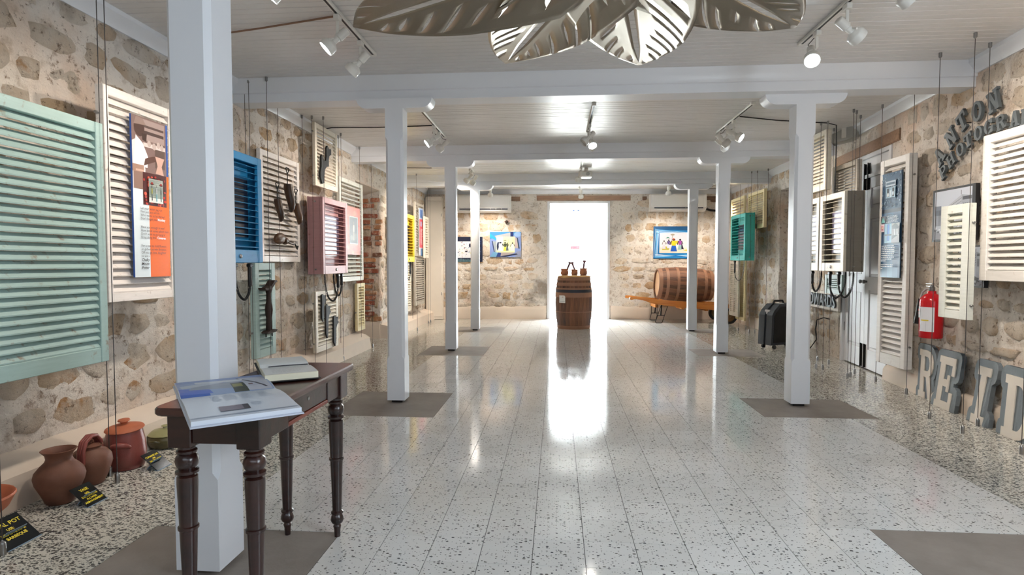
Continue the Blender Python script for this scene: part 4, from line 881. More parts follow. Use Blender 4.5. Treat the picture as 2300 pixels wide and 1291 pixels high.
LP = [(.012, 0), (.013, .03), (.0165, .045), (.012, .052), (.022, .060), (.027, .072), (.024, .088), (.019, .096), (.025, .100), (.025, .106), (.019, .112), (.0215, .20), (.0255, .325), (.030, .328), (.030, .336), (.0255, .339), (.030, .47), (.0295, .492), (.022, .498), (.033, .503), (.033, .511), (.024, .516), (.031, .526), (.034, .540), (.031, .554), (.023, .562), (.030, .566), (.030, .573), (.024, .578), (.026, .588)]
for sx in (-1, 1):
    for sy in (-1, 1):
        mb = MB(); mb.M = Matrix.Translation((sx * lx, sy * ly, 0)); mb.lathe(LP, 22); leg = mb.build('leg', dark_wood, t, 35)
        mb = MB(); mb.M = Matrix.Translation((sx * lx, sy * ly, 0)); mb.cbox(-.037, .037, -.037, .037, .5885, .6945, .003); mb.build('leg_block', dark_wood, leg)
mb = MB(); mb.cbox(-lx + .0375, lx - .0375, -ly - .03, -ly - .008, .602, .6945, .002); mb.build('apron', dark_wood, t)
mb = MB(); mb.cbox(-lx + .0375, lx - .0375, ly + .008, ly + .03, .602, .6945, .002); mb.build('apron', dark_wood, t)
mb = MB(); mb.cbox(-lx - .03, -lx - .008, -ly + .0375, ly - .0375, .602, .6945, .002); mb.build('apron', dark_wood, t)
for a, b in ((-ly + .0375, -.16), (.17, ly - .0375)):
    mb = MB(); mb.cbox(lx + .008, lx + .03, a, b, .602, .6945, .002); mb.build('apron', dark_wood, t)
mb = MB(); mb.cbox(lx + .008, lx + .03, -.1595, .1695, .602, .616, .002); mb.build('drawer_rail', red_wood, t)
mb = MB(); mb.cbox(lx + .006, lx + .027, -.157, .167, .618, .692, .003); dw = mb.build('drawer', dark_wood, t); dw['label'] = 'long shallow drawer with a small keyhole'
mb = MB(); mb.M = Matrix.Translation((lx + .0275, .0, .66)) @ Matrix.Rotation(pi / 2, 4, 'Y'); mb.lathe([(.007, -.001), (.007, .0015), (.003, .0018)], 10); mb.build('keyhole', metal, dw)
# big glossy book
paper = plain('glossy_paper', '#dfe6f0', .25, var=.03); paper2 = plain('cream_paper', '#e9e4cc', .7, var=.04); page_white = plain('page_white', '#e6e8e6', .6, var=.03)
t = thing('open_book', 'large glossy open book with blue photographs, overhanging the near end of the table', 'book', (-1.039, 1.756, .7205), 38.3)
def pages(name, t, L, W, heights, z0, m):
    n = len(heights); mb = MB(); vs = []
    for x in (-L / 2, L / 2): vs += [(x, W * i / (n - 1), z0) for i in range(n)] + [(x, W * i / (n - 1), z0 + h) for i, h in enumerate(heights)]
    fs = []
    for i in range(n - 1): fs += [(i, i + 1, n + i + 1, n + i), (2 * n + i, 2 * n + i + 1, 3 * n + i + 1, 3 * n + i), (n + i, n + i + 1, 3 * n + i + 1, 3 * n + i), (i, i + 1, 2 * n + i + 1, 2 * n + i)]
    fs += [(0, n, 3 * n, 2 * n), (n - 1, 2 * n - 1, 4 * n - 1, 3 * n - 1)]
    mb.add(vs, fs); return mb.build(name, m, t, 30)
pages('far_page_block', t, .276, .254, [.006, .013, .015, .014, .012, .011], .004, paper); pages('near_page_block', t, .276, -.338, [.006, .013, .016, .015, .013, .012], .004, paper)
mb = MB(); mb.cbox(-.142, .142, -.352, .262, 0, .0038, .001); mb.build('book_cover', plain('book_cover', '#cfd6e6', .35), t)
F = Flat(); F.rect(0, 0, 1, 1, '#8fa3c4').poly([(0, 0), (.3, 0), (.3, .1), (0, .14)], '#1d58b8').poly([(0, .12), (.34, .08), (.3, .3), (0, .4)], '#5a73c4').poly([(.1, .3), (.62, .2), (.7, .6), (.2, .62)], '#9098a6').poly([(.04, .4), (.5, .62), (.4, .75), (.02, .6)], '#b7bfc9').rect(.56, .02, .72, .5, '#3f4638').rect(.57, .25, .68, .42, '#8d8a4a').rect(.0, .82, 1, 1, '#7f93c0').poly([(.72, .04), (.98, .02), (.98, .8), (.7, .9)], '#b6bac6').line(.68, .85, .93, .12, .03, '#3a3746').poly([(.2, .7), (.7, .6), (.75, .78), (.2, .85)], '#c9cfd6').rect(.75, .3, .8, .36, '#6a4a4a')
def printed_page(F, name, t, L, W, z, sgn, hs):
    o = F.build(t, L, abs(W), 0, name, .00004); me = o.data; n = len(hs) - 1
    bm = bmesh.new(); bm.from_mesh(me)
    for i in range(1, n): bmesh.ops.bisect_plane(bm, geom=bm.verts[:] + bm.edges[:] + bm.faces[:], plane_co=(0, 0, abs(W) * i / n), plane_no=(0, 0, 1), dist=1e-7)
    bm.to_mesh(me); bm.free()
    for v in me.vertices:
        x, y, zz = v.co; f = min(max(zz / abs(W), 0), 1) * n; i = min(int(f), n - 1); v.co = (x, sgn * zz, z + hs[i] + (hs[i + 1] - hs[i]) * (f - i) - y * .6 + .0004)
    bm = bmesh.new(); bm.from_mesh(me); bm.normal_update()
    for f in bm.faces:
        if f.normal.z < 0: f.normal_flip()
    bm.to_mesh(me); bm.free(); return o
printed_page(F, 'printed_photograph', t, .272, .250, .004, 1, [.006, .013, .015, .014, .012, .011])
F = Flat()
for a, b in ((.26, .36), (.39, .52), (.56, .68), (.74, .86)):
    for q in range(18): F.rect(a, .10 + q * .019, b - random.uniform(0, .02), .107 + q * .019, '#b9c3d0')
for q in range(5): F.rect(.6, .62 + q * .02, .7, .627 + q * .02, '#b9c3d0')
F.rect(.28, .66, .56, .82, '#7d7480').rect(.5, .66, .56, .82, '#3c3840').rect(.0, .93, 1, .955, '#a9b4c4')
printed_page(F, 'printed_text', t, .272, .334, .004, -1, [.006, .013, .016, .015, .013, .012])
# visitors' notebook
t = thing('open_notebook', 'black-covered cream notebook lying open on the far half of the table', 'book', (-1.065, 2.185, .7255), 32)
mb = MB(); mb.cbox(-.098, .098, -.235, .225, 0, .0035, .001); mb.build('notebook_cover', plain('notebook_cover', '#111215', .5), t)
pages('far_page_block', t, .18, .205, [.010, .018, .020, .019, .017, .016], .0038, paper2); pages('near_page_block', t, .18, -.225, [.010, .016, .019, .021, .022, .022], .0038, paper2)
F = Flat(); F.rect(0, 0, 1, 1, '#e4e6e4')
for q in range(9): F.words(.15, random.uniform(.6, .92), .12 + q * .09, .012, '#aab0b6')
printed_page(F, 'written_page', t, .178, .222, .0038, -1, [.010, .016, .019, .021, .022, .022])
F = Flat(); F.rect(0, 0, 1, 1, '#dfe3e2'); printed_page(F, 'blank_page', t, .178, .202, .0038, 1, [.010, .018, .020, .019, .017, .016])
mb = MB(); mb.tube([(-.06, .0, .017), (.0, .001, .0175), (.085, -.003, .0172)], .0022, 6); tag(mb.build('pen', plain('pen_dark', '#33303a', .35), None, 60, (-1.065, 2.185, .7265), (0, 0, R(32))), 'dark slim pen lying in the fold of the notebook', 'pen')
t = thing('leaflet', 'dark teal leaflet under the notebook corner, beside the big book', 'leaflet', (-1.10, 2.03, .7202), 25)
mb = MB(); mb.box(-.07, .07, -.055, .055, 0, .0015); mb.build('leaflet_sheet', plain('leaflet_teal', '#22404a', .3), t)
F = Flat(); F.rect(.08, .1, .5, .9, '#2f5a5e').rect(.55, .2, .9, .5, '#6b7a78'); o = F.build(t, .13, .1, 0, 'leaflet_print', .00004)
for v in o.data.vertices: x, y, z = v.co; v.co = (x, z - .05, .0016 - y)
# ------------------------------------------------------------------ clay pots and cards at the left wall
terra = mat_clay('terracotta', '#643e2c', '#855846', '#432c22'); terra_o = mat_clay('orange_terracotta', '#b05f3f', '#c2714e', '#8e4a30'); clay_red = mat_clay('glazed_red_clay', '#7c3a32', '#96504a', '#4f2a22', .35); clay_blk = mat_clay('black_yellow_glaze', '#15120f', '#7d7346', '#0b0a09', .3); clay_g = mat_clay('olive_glaze', '#8c8a5e', '#a6a376', '#5e5c3a', .35)
def pot(name, label, x, y, prof, m, n=28, group='clay pots along the left wall'):
    t = thing(name, label, 'pot', (x, y, .0005), 0, group)
    mb = MB(); mb.lathe(prof, n, cap=False); mb.add([(prof[0][0] * cos(2 * pi * i / n), prof[0][0] * sin(2 * pi * i / n), prof[0][1]) for i in range(n)], [tuple(range(n - 1, -1, -1))])
    mb.build('pot_body', m, t, 50); return t
t = pot('clay_vase', 'brown terracotta vase with a wide flared neck, behind the VASE card', -2.375, 2.56, [(.050, 0), (.058, .006), (.075, .05), (.098, .10), (.104, .13), (.098, .155), (.078, .18), (.058, .20), (.052, .215), (.056, .235), (.070, .252), (.073, .256), (.068, .257), (.052, .240), (.046, .215), (.055, .195), (.090, .15), (.094, .12), (.05, .02), (0, .012)], terra)
t = pot('clay_jug', 'brown clay water jug with an arched handle over its mouth', -2.42, 2.80, [(.052, 0), (.058, .006), (.082, .06), (.096, .11), (.092, .145), (.072, .172), (.050, .184), (.048, .19), (.055, .2), (.050, .202), (.042, .188), (.06, .17), (.08, .14), (.08, .1), (.04, .02), (0, .015)], terra)
mb = MB(); pts = [(.02, -.085 + .0, .125), (.02, -.084, .19), (.016, -.062, .232), (.01, -.02, .252), (.004, .022, .246), (0, .052, .214), (0, .058, .172)]
for off in (-.012, 0, .012): mb.tube([(a + off, b, c) for a, b, c in pts], .010, 8)
mb.build('jug_handle', clay_red, t, 60)
mb = MB(); mb.tube([(-.05, .05, .14), (-.06, .068, .18), (-.064, .078, .215)], .018, 10, [.026, .016, .020]); mb.build('spout', terra, t, 50)
mb = MB(); mb.M = Matrix.Translation((0, 0, .196)); mb.lathe([(.044, 0), (.044, .004), (.02, .012), (.008, .014), (.010, .024), (.004, .028)], 18); mb.build('jug_lid', terra, t, 40)
t = pot('lidded_clay_pot', 'large red clay pot with an orange lid and lug handles', -2.42, 3.04, [(.082, 0), (.092, .006), (.102, .05), (.104, .09), (.098, .15), (.088, .205), (.086, .215), (.080, .215), (.08, .2), (.09, .1), (.08, .02), (0, .012)], clay_red)
mb = MB(); mb.M = Matrix.Translation((0, 0, .2155)) @ Matrix.Rotation(R(5), 4, 'X'); mb.lathe([(.092, 0), (.097, .004), (.094, .010), (.06, .022), (.022, .030), (.016, .036), (.02, .044), (.031, .049), (.028, .056), (.012, .058)], 28); mb.build('pot_lid', terra_o, t, 45)
for a in (-65, 115):
    mb = MB(); mb.M = Matrix.Rotation(R(a), 4, 'Z'); mb.tube([(.094, -.045, .135), (.118, -.03, .150), (.128, 0, .156), (.118, .03, .150), (.094, .045, .135)], .014, 8, [.010, .015, .017, .015, .010]); mb.build('lug_handle', clay_red, t, 60)
t = pot('glazed_pot', 'low black and olive glazed lidded pot half behind the table leg', -2.44, 3.40, [(.06, 0), (.085, .012), (.098, .045), (.095, .075), (.088, .08), (.08, .078), (.085, .05), (.06, .015), (0, .01)], clay_blk)
mb = MB(); mb.M = Matrix.Translation((0, 0, .0805)); mb.lathe([(.092, 0), (.096, .005), (.07, .026), (.03, .036), (.012, .038), (.010, .045), (.022, .052), (.014, .058)], 24); mb.build('pot_lid', clay_g, t, 45)
for a in (-90, 90):
    mb = MB(); mb.M = Matrix.Rotation(R(a), 4, 'Z'); mb.tube([(.092, -.03, .055), (.118, -.018, .064), (.118, .018, .064), (.092, .03, .055)], .007, 7); mb.build('lug_handle', clay_blk, t, 60)
t = pot('coal_pot', 'orange terracotta coal pot with a wide bowl, cut by the left picture edge', -2.41, 2.165, [(.085, 0), (.09, .004), (.075, .05), (.068, .075), (.085, .09), (.125, .125), (.145, .165), (.151, .174), (.147, .182), (.138, .178), (.12, .135), (.08, .105), (0, .1)], terra_o)
card_m = plain('card_black', '#0e1214', .15); acryl = plain('acrylic_edge', '#8fa6bd', .1)
def card(label, x, y, w, h, lines, rz=90):
    t = thing('name_card', label, 'card', (x, y, .0005), rz, 'black name cards before the clay pots')
    M = Matrix.Rotation(R(-50), 4, 'X')
    mb = MB(); mb.M = M; mb.cbox(-w / 2, w / 2, 0, .004, 0.003, h, .001); c = mb.build('card_face', card_m, t)
    mb = MB(); mb.cbox(-w / 2, w / 2, -.001, .022, 0, .003, .0008); mb.build('card_foot', acryl, t)
    mb = MB(); mb.prism([(h * .62, .0), (h * .62 + .004, 0), (.03 + .01, h * .40), (.03 + .006, h * .40)], -w * .3, w * .3, 'x'); mb.build('card_prop', acryl, t)
    z = h * .80
    for body, sz in lines:
        o = lettering(body, sz, ink_y, c, 0, 0, 0, 'lettering', 'CENTER', bold=.0006); o.matrix_local = M @ Matrix.Translation((0, -.0006, z - sz * .5)) @ Matrix.Rotation(pi / 2, 4, 'X'); z -= sz * 1.12
card('black card with yellow words VASE, in front of the flared vase', -2.185, 2.565, .115, .125, [('VASE', .021), ('USE:', .014), ('DECORATIVE', .0145), ('FLOWER', .0145), ('ARRANGEMENT', .0145)])
card('black card with yellow words COAL POT, at the left picture edge', -2.165, 2.165, .15, .15, [('COAL POT', .026), ('USE:', .016), ('ROASTING &', .018), ('BARBEQUE', .018)])
card('black card with yellow words CONAREE JAR, in front of the lidded pot', -2.19, 3.045, .115, .13, [('CONAREE JAR', .0155), ('USE:', .012), ('SALTED MEAT', .0145)])

# ------------------------------------------------------------------ barrels, pots on the barrel, cart
stave_m = mat_wood('barrel_oak', '#2c1813', '#8a5a3c', .6, 0, (14, 14, 2)); hoop_m = plain('rusty_hoop', '#94694f', .6, 0, var=.15, bump=.4); hoop_d = plain('dark_hoop', '#3a3c45', .5, .5, var=.1); head_m = mat_wood('barrel_head', '#b08560', '#d3aa82', .6, 0, (3, 20, 20)); head_m2 = mat_wood('barrel_head_dark', '#5d3a28', '#8d6145', .6, 0, (3, 20, 20))
def barrel(t, H, re, rb, n, hoops, headm):
    prof = lambda z: re + (rb - re) * (1 - (2 * z / H - 1) ** 2)
    K = 8; vsb = []; a = pi / n * .985
    for k in range(K + 1):
        z = H * k / K; r = prof(z)
        for rr, f in ((r, -1), (r * 1.003, 0), (r, 1), (r - .022, 1), (r - .022, -1)): vsb.append((rr * cos(a * f), rr * sin(a * f), z))
    fs = [(j * 5 + i, j * 5 + (i + 1) % 5, (j + 1) * 5 + (i + 1) % 5, (j + 1) * 5 + i) for j in range(K) for i in range(5)] + [tuple(range(5)), tuple(range(K * 5, K * 5 + 5))]
    mb = MB(); mb.add(vsb, fs); me = mb.mesh('stave', stave_m, 30)
    for i in range(n): link('stave', me, t, None, (0, 0, 2 * pi * i / n))
    for z, wd, m in hoops:
        mb = MB(); mb.lathe([(prof(z - wd / 2) + .0015, z - wd / 2), (prof(z - wd / 2) + .006, z - wd / 2), (prof(z) + .006, z), (prof(z + wd / 2) + .006, z + wd / 2), (prof(z + wd / 2) + .0015, z + wd / 2)], 40, cap=False); mb.build('hoop', m, t, 40)
    for z0, z1 in ((.03, .05), (H - .05, H - .03)):
        mb = MB(); rr = prof(z0) - .023
        mb.M = Matrix.Translation((0, 0, z0)); mb.lathe([(rr, 0), (rr, .018)], 40); mb.build('barrel_head', headm, t, 40)
BX, BY = .30, 10.36
t = thing('upright_barrel', 'brown oak barrel standing upright in front of the bright doorway', 'barrel', (BX, BY, 0))
barrel(t, .91, .285, .325, 26, [(.03, .06, hoop_m), (.60, .085, hoop_m), (.665, .05, hoop_d), (.705, .025, hoop_m), (.785, .055, hoop_m), (.88, .06, hoop_m), (.30, .012, hoop_m)], head_m2)
mb = MB(); mb.M = Matrix.Translation((-.205, -.2505, .46)) @ Matrix.Rotation(R(-39), 4, 'Z'); mb.prism([(-.065, 0), (.065, 0), (.065, .11), (.045, .13), (-.065, .13)], -.004, 0, 'y'); pl = mb.build('paper_label', page_white, t); pl['label'] = 'white paper label stuck on the staves'
mb = MB(); mb.M = Matrix.Translation((-.205, -.2505, .46)) @ Matrix.Rotation(R(-39), 4, 'Z')
for q in range(5): mb.box(-.04 + q * .02, -.026 + q * .02, -.0048, -.004, .02, .027)
mb.build('label_print', ink_g, pl)
# burlap over the barrel top
mb = MB(); rnd = random.Random(3); n = 36; vs = []
for j in range(7):
    for i in range(n):
        a = 2 * pi * i / n; q = (0, .2, .45, .68, .86, .97, 1.0)[j]; wob = 1 + .05 * sin(3 * a + 1) + .03 * sin(7 * a); r = .288 * q * wob
        vs.append((r * cos(a), r * sin(a), .934 - (.004 if j == 4 else 0) - (.012 if j == 5 else 0) - ((.030 + .010 * sin(5 * a)) if j == 6 else 0) + .003 * sin(9 * a) * (j > 2)))
fs = [(j * n + i, j * n + (i + 1) % n, (j + 1) * n + (i + 1) % n, (j + 1) * n + i) for j in range(6) for i in range(n)]
mb.add(vs, fs); o = mb.build('burlap_cloth', plain('burlap', '#c99f68', .9, bump=.6), None, 60, (BX, BY, 0)); md = o.modifiers.new('thick', 'SOLIDIFY'); md.thickness = .006; md.offset = 0; tag(o, 'tan burlap cloth laid over the upright barrel top', 'cloth')
mort = mat_clay('mortar_clay', '#9a5a3e', '#c08058', '#4a2a24'); pest = mat_wood('pestle_wood', '#4a2c30', '#7a4f58', .5)
def mortar_pot(label, x, h, r, m):
    t = thing('mortar_bowl', label, 'mortar', (BX + x, BY - .08, .9405), 0, 'clay mortars on the barrel')
    mb = MB(); mb.lathe([(r * .78, 0), (r * .95, h * .15), (r, h * .4), (r * .86, h * .75), (r * .95, h * .88), (r * 1.05, h * .95), (r * 1.02, h), (r * .85, h * .98), (r * .75, h * .6), (r * .6, .02), (0, .015)], 22, cap=False); mb.build('bowl', m, t, 50)
    mb = MB(); mb.M = Matrix.Translation((0, 0, h * .9)); mb.lathe([(r * 1.0, 0), (r * 1.075, .006), (r * 1.0, .014)], 22, cap=False); mb.build('rim', m, t, 50); return t
mortar_pot('left clay mortar with a dark scorched side, holding a stick and a pestle', -.165, .115, .072, mort); mortar_pot('middle and smallest clay mortar on the barrel', .01, .10, .062, mort); mortar_pot('right clay mortar with one upright pestle', .165, .125, .07, mort)
def pestle(label, x0, z0, x1, z1, r=.022):
    mb = MB(); mb.tube([(0, 0, 0), ((x1 - x0) * .4, 0, (z1 - z0) * .4), ((x1 - x0) * .82, 0, (z1 - z0) * .82), ((x1 - x0) * .9, 0, (z1 - z0) * .9), (x1 - x0, 0, z1 - z0)], r, 10, [r * 1.3, r * .8, r * .9, r * 1.6, r * 1.1]); tag(mb.build('pestle', pest, None, 50, (BX + x0, BY - .08, .9405 + z0)), label, 'pestle', 'wooden pestles in the mortars')
pestle('dark wooden pestle leaning right out of the left mortar', -.15, .03, -.065, .235); pestle('dark wooden pestle leaning left out of the middle mortar', .035, .03, -.04, .235); pestle('dark wooden pestle standing upright in the right mortar', .155, .03, .185, .265)
mb = MB(); mb.tube([(0, 0, 0), (-.02, 0, .12), (-.035, 0, .2), (-.035, 0, .24)], .005, 6); tag(mb.build('stirring_stick', pest, None, 60, (BX - .185, BY - .09, .965)), 'thin crooked stirring stick in the left mortar', 'stick')
# cart with a barrel on its side
orange_wood = mat_wood('varnished_cart_wood', '#a85c14', '#d18a35', .4, .2, (2, 20, 20))
CYc = 11.56; t = thing('barrel_cart', 'orange wooden two-wheeled hand cart with curved handles under the lying barrel', 'cart', (2.41, CYc, 0), math.degrees(math.atan(.03)))
def cart_beam(y):
    top = [(-1.02, .505), (-.90, .500), (-.72, .475), (-.2, .435), (.5, .395), (.92, .365)]; bot = [(.92, .22), (.5, .265), (.0, .305), (-.45, .355), (-.62, .39), (-.78, .445), (-.93, .465), (-.985, .45), (-1.03, .46)]
    mb = MB(); mb.prism(top + bot, y - .03, y + .03, 'y'); mb.build('cart_beam', orange_wood, t)
cart_beam(-.28); cart_beam(.28)
for x in (-.5, .0, .45, .8):
    z = .40 - (x + .5) * .066; mb = MB(); mb.cbox(x - .03, x + .03, -.2495, .2495, z - .10, z - .03, .004); mb.build('cross_bar', orange_wood, t)
for x, y in ((-.42, -.2), (-.42, .2), (.42, -.2), (.42, .2)):
    z = .43 - (x + .5) * .065; mb = MB(); s_ = -1 if x > 0 else 1
    mb.prism([(x - .05, z - .03), (x + .05, z - .03), (x + .05 * s_, z + .02), (x - .03 * s_, z + .05), (x - .05 * s_, z + .05)] if s_ > 0 else [(x - .05, z - .03), (x + .05, z - .03), (x + .05, z + .05), (x + .03, z + .05), (x - .05, z + .02)], y - .10, y - .05, 'y'); mb.build('chock', orange_wood, t)
tyre = plain('tyre_black', '#101012', .45); hub_m = mat_wood('wheel_hub_wood', '#5d4223', '#84612f', .5)
for y in (-.40, .40):
    mb = MB(); mb.M = Matrix.Translation((.82, y, .152)) @ Matrix.Rotation(pi / 2, 4, 'X'); mb.lathe([(.10, -.03), (.140, -.04), (.150, -.02), (.150, .02), (.140, .04), (.10, .03), (.10, -.03)], 28, cap=False); w_ = mb.build('wheel', tyre, t, 40)
    mb = MB(); mb.M = Matrix.Translation((.82, y, .152)) @ Matrix.Rotation(pi / 2, 4, 'X'); mb.lathe([(.1, -.02), (.1, .025), (.03, .03), (.02, .05), (.001, .05)], 24); mb.build('wheel_hub', hub_m, w_, 40)
mb = MB(); mb.tube([(.82, -.39, .152), (.82, .39, .152)], .015, 10); mb.build('axle', dark_metal, t, 40)
for y in (-.28, .28):
    mb = MB(); mb.tube([(-.50, y, .36), (-.50, y, .15), (-.53, y, .02), (-.51, y, .0065), (-.42, y, .0065), (-.40, y, .02), (-.36, y, .15), (-.30, y, .33)], .006, 7); mb.tube([(-.505, y, .15), (-.362, y, .15)], .006, 7); mb.tube([(-.43, y, .15), (-.415, y, .36)], .012, 7); mb.build('rest_leg', dark_metal, t, 60)
mb = MB(); mb.tube([(.9, -.25, .30), (1.02, -.25, .36), (1.06, -.25, .42), (1.0, -.25, .44)], .018, 8); mb.build('tail_hook', iron_m, t, 60)
t = thing('lying_barrel', 'dark oak barrel lying on its side on the orange cart', 'barrel', (1.95, CYc, .757)); t.rotation_euler = (0, R(92.5), R(2)); t.location.x = 1.95
barrel(t, 1.05, .285, .335, 26, [(.035, .07, hoop_m), (.165, .055, hoop_m), (.36, .05, hoop_m), (.69, .05, hoop_m), (.885, .055, hoop_m), (1.015, .07, hoop_m)], head_m)

# ------------------------------------------------------------------ air conditioners, cupboard, case, extinguisher, small fittings
ac_m = plain('ac_white', '#eceae6', .3, var=.02); ac_d = plain('ac_slot', '#3a3f52', .5)
def aircon(label, xc, z, w, h, d=.2):
    t = thing('air_conditioner', label, 'air conditioner', (xc, YB(xc) - .002, z), math.degrees(math.atan(.06)), 'wall air conditioners')
    mb = MB(); mb.prism([(-d * .86, .035), (-d * .45, 0), (0, 0), (0, h), (-d * .9, h), (-d, h * .93), (-d, .075)], -w / 2 + .02, w / 2 - .02, 'x'); mb.build('casing', ac_m, t, 25)
    for s_ in (-1, 1):
        mb = MB(); mb.prism([(-d * .84, .04), (-d * .44, .002), (0, .002), (0, h - .002), (-d * .88, h - .002), (-d * .985, h * .92), (-d * .985, .08)], s_ * (w / 2 - .0195), s_ * (w / 2), 'x'); mb.build('end_cap', ac_m, t, 25)
    mb = MB(); mb.cbox(-w / 2 + .07, w / 2 - .07, -d - .004, -d * .9, .055, .074, .002); mb.build('air_slot', ac_d, t)
    mb = MB(); mb.cbox(-w / 2 + .05, w / 2 - .05, -d - .006, -d + .001, .095, h - .03, .004); mb.build('front_panel', ac_m, t)
    mb = MB(); mb.cbox(-w / 2 + .06, w / 2 - .06, -d * .98, -d * .72, .02, .038, .002); mb.build('vane', ac_m, t)
    for k in range(3): mb = MB(); x = w * (.12 + .1 * k); mb.box(x, x + .012, -d - .0045, -d - .003, .06, .07); mb.build('slot_tab', ac_m, t)
    return t
aircon('white wall air conditioner on the left of the end wall, behind a column', -1.50, 2.185, 1.12, .355); aircon('white wall air conditioner on the right of the end wall, above the barrel cart', 2.43, 2.205, 1.12, .345)
mb = MB(); mb.tube([(3.02, YB(3) - .04, 2.26), (3.12, YB(3.1) - .03, 2.235), (3.50, YB(3.4) - .02, 2.20)], .022, 8); tag(mb.build('pipe_lagging', black, None, 60), 'black lagged pipe running right from the right air conditioner', 'pipe')
t = thing('wall_cupboard', 'tall narrow cream cupboard door panel in the far left corner', 'cupboard', (-2.50, YB(-2.5) - .03, 0), math.degrees(math.atan(.06)))
cup = plain('cupboard_cream', '#e2d9cc', .5, var=.03)
mb = MB(); mb.cbox(-.18, .165, -.16, 0, .005, 2.50, .006); mb.build('casing', cup, t)
mb = MB(); mb.cbox(-.155, .15, -.172, -.1605, .06, 2.40, .004); d_ = mb.build('cupboard_door', cup, t)
mb = MB(); mb.cbox(-.14, .165, -.20, -.1, 2.42, 2.50, .004); mb.build('header_box', cup, t)
for z in (.5, 1.3, 2.1): mb = MB(); mb.cbox(.14, .152, -.178, -.172, z, z + .06, .001); mb.build('hinge', metal, d_)
t = thing('pipe_stub', 'small rusty capped pipe stub on the end wall below the left air conditioner', 'pipe', (-1.03, YB(-1.03), 2.0))
mb = MB(); mb.M = Matrix.Rotation(pi / 2, 4, 'X'); mb.lathe([(.02, -.05), (.02, .05), (.032, .05), (.032, .08), (.012, .085)], 12); mb.build('pipe', rust_m, t, 40)
mb = MB(); mb.tube([(-.05, -.07, .0), (.06, -.07, .02)], .008, 7); mb.build('tap_lever', plain('red_tap', '#8a3a34', .5), t)
# hard case on wheels
case_m = plain('case_shell', '#33383f', .45, bump=.3); case_f = plain('case_face', '#0e1013', .5)
t = thing('hard_case', 'black two-shell hard case on wheels, half behind the nearest right column', 'case', (2.93, 8.10, .055), 28)
for y0, y1 in ((-.13, -.035), (-.005, .09)):
    mb = MB(); pts = [(-.17, 0), (.40, 0), (.42, .08), (.42, .46), (.36, .545), (-.02, .545), (-.12, .46), (-.155, .40)]
    mb.prism(pts, y0, y1, 'y'); sh = mb.build('shell', case_m, t)
    mb = MB(); mb.prism([(.12 + (a - .12) * .86, .27 + (b - .27) * .88) for a, b in pts], y0 - .006, y0 - .0003, 'y'); mb.build('shell_face', case_f, sh)
mb = MB(); mb.prism([(-.15, .01), (.39, .01), (.40, .45), (.34, .53), (-.02, .53), (-.11, .45)], -.0345, -.0055, 'y'); mb.build('seam', black, t)
mb = MB(); mb.tube([(-.02, -.02, .55), (-.0, -.02, .585), (.15, -.02, .585), (.17, -.02, .55)], .014, 8); mb.build('carry_handle', black, t, 60)
for x in (-.075, .1): mb = MB(); mb.cbox(x - .03, x + .03, -.06, .02, .5455, .556, .002) if x > 0 else mb.cbox(x - .055, x - .02, -.06, .02, .41, .47, .003); mb.build('latch', plain('latch_white', '#c9cbd0', .3, .5), t)
for x in (-.1, .32):
    for y in (-.12, .06):
        mb = MB(); mb.M = Matrix.Translation((x, y, -.027)) @ Matrix.Rotation(pi / 2, 4, 'X'); mb.lathe([(.018, -.014), (.0275, -.012), (.0275, .012), (.018, .014)], 16); mb.build('wheel', black, t, 40)
mb = MB(); mb.tube([(3.36, 7.42, .46), (3.33, 7.50, .47), (3.30, 7.62, .43), (3.30, 7.66, .30), (3.31, 7.64, .18), (3.28, 7.75, .05), (3.1, 8.0, .02)], .007, 7); tag(mb.build('power_cord', black, None, 60), 'black cord looping down the wall right of the nearest right column', 'cord')
# fire extinguisher
red_m = plain('extinguisher_red', '#c21420', .2, var=.03)
t = thing('fire_extinguisher', 'red fire extinguisher hung on the wall behind the narrow pale green shutter', 'extinguisher', (3.07, 5.0, .535), -95)
mb = MB(); mb.lathe([(.078, 0), (.084, .008), (.084, .30), (.078, .325), (.055, .352), (.032, .364), (.03, .385)], 32); mb.build('cylinder', red_m, t, 40)
def wrap(z0, z1, a0, a1, m, name, pts=None, r=.0846):
    mb = MB(); n = 14; vs = [(r * sin(R(a0 + (a1 - a0) * i / n)), -r * cos(R(a0 + (a1 - a0) * i / n)), z) for i in range(n + 1) for z in (z0, z1)]
    if pts: vs = [(r * sin(R(a)), -r * cos(R(a)), z) for a, z in pts]; mb.add(vs, [tuple(range(len(vs)))])
    else: mb.add(vs, [(2 * i, 2 * i + 2, 2 * i + 3, 2 * i + 1) for i in range(n)])
    return mb.build(name, m, t, 60)
lab = plain('label_white', '#e4e6ee', .35, var=.02)
wrap(.165, .255, -78, -2, lab, 'instruction_label'); wrap(.055, .255, 2, 78, lab, 'instruction_label'); wrap(.142, .152, 12, 52, plain('label_yellow', '#d9c33a', .4), 'label_stripe', r=.0849)
mb = MB()
for k in range(9):
    z = .06 + k * .009; vs = [(.0849 * sin(R(a)), -.0849 * cos(R(a)), z + dz) for a in (12, 40, 68) for dz in (0, .003)]; mb.add(vs, [(0, 2, 3, 1), (2, 4, 5, 3)])
for k in range(5):
    z = .17 + k * .012; vs = [(.0849 * sin(R(a)), -.0849 * cos(R(a)), z + dz) for a in (-40, -26, -12) for dz in (0, .003)]; mb.add(vs, [(0, 2, 3, 1), (2, 4, 5, 3)])
mb.build('label_print', ink_g, t)
mb = MB()
for z, s in ((.225, .011), (.197, .008)): mb.sphere((.0845 * sin(R(-30)), -.0845 * cos(R(-30)), z), s, 10, (1, .15, 1.2))
mb.build('pictogram', red_m, t, 50)
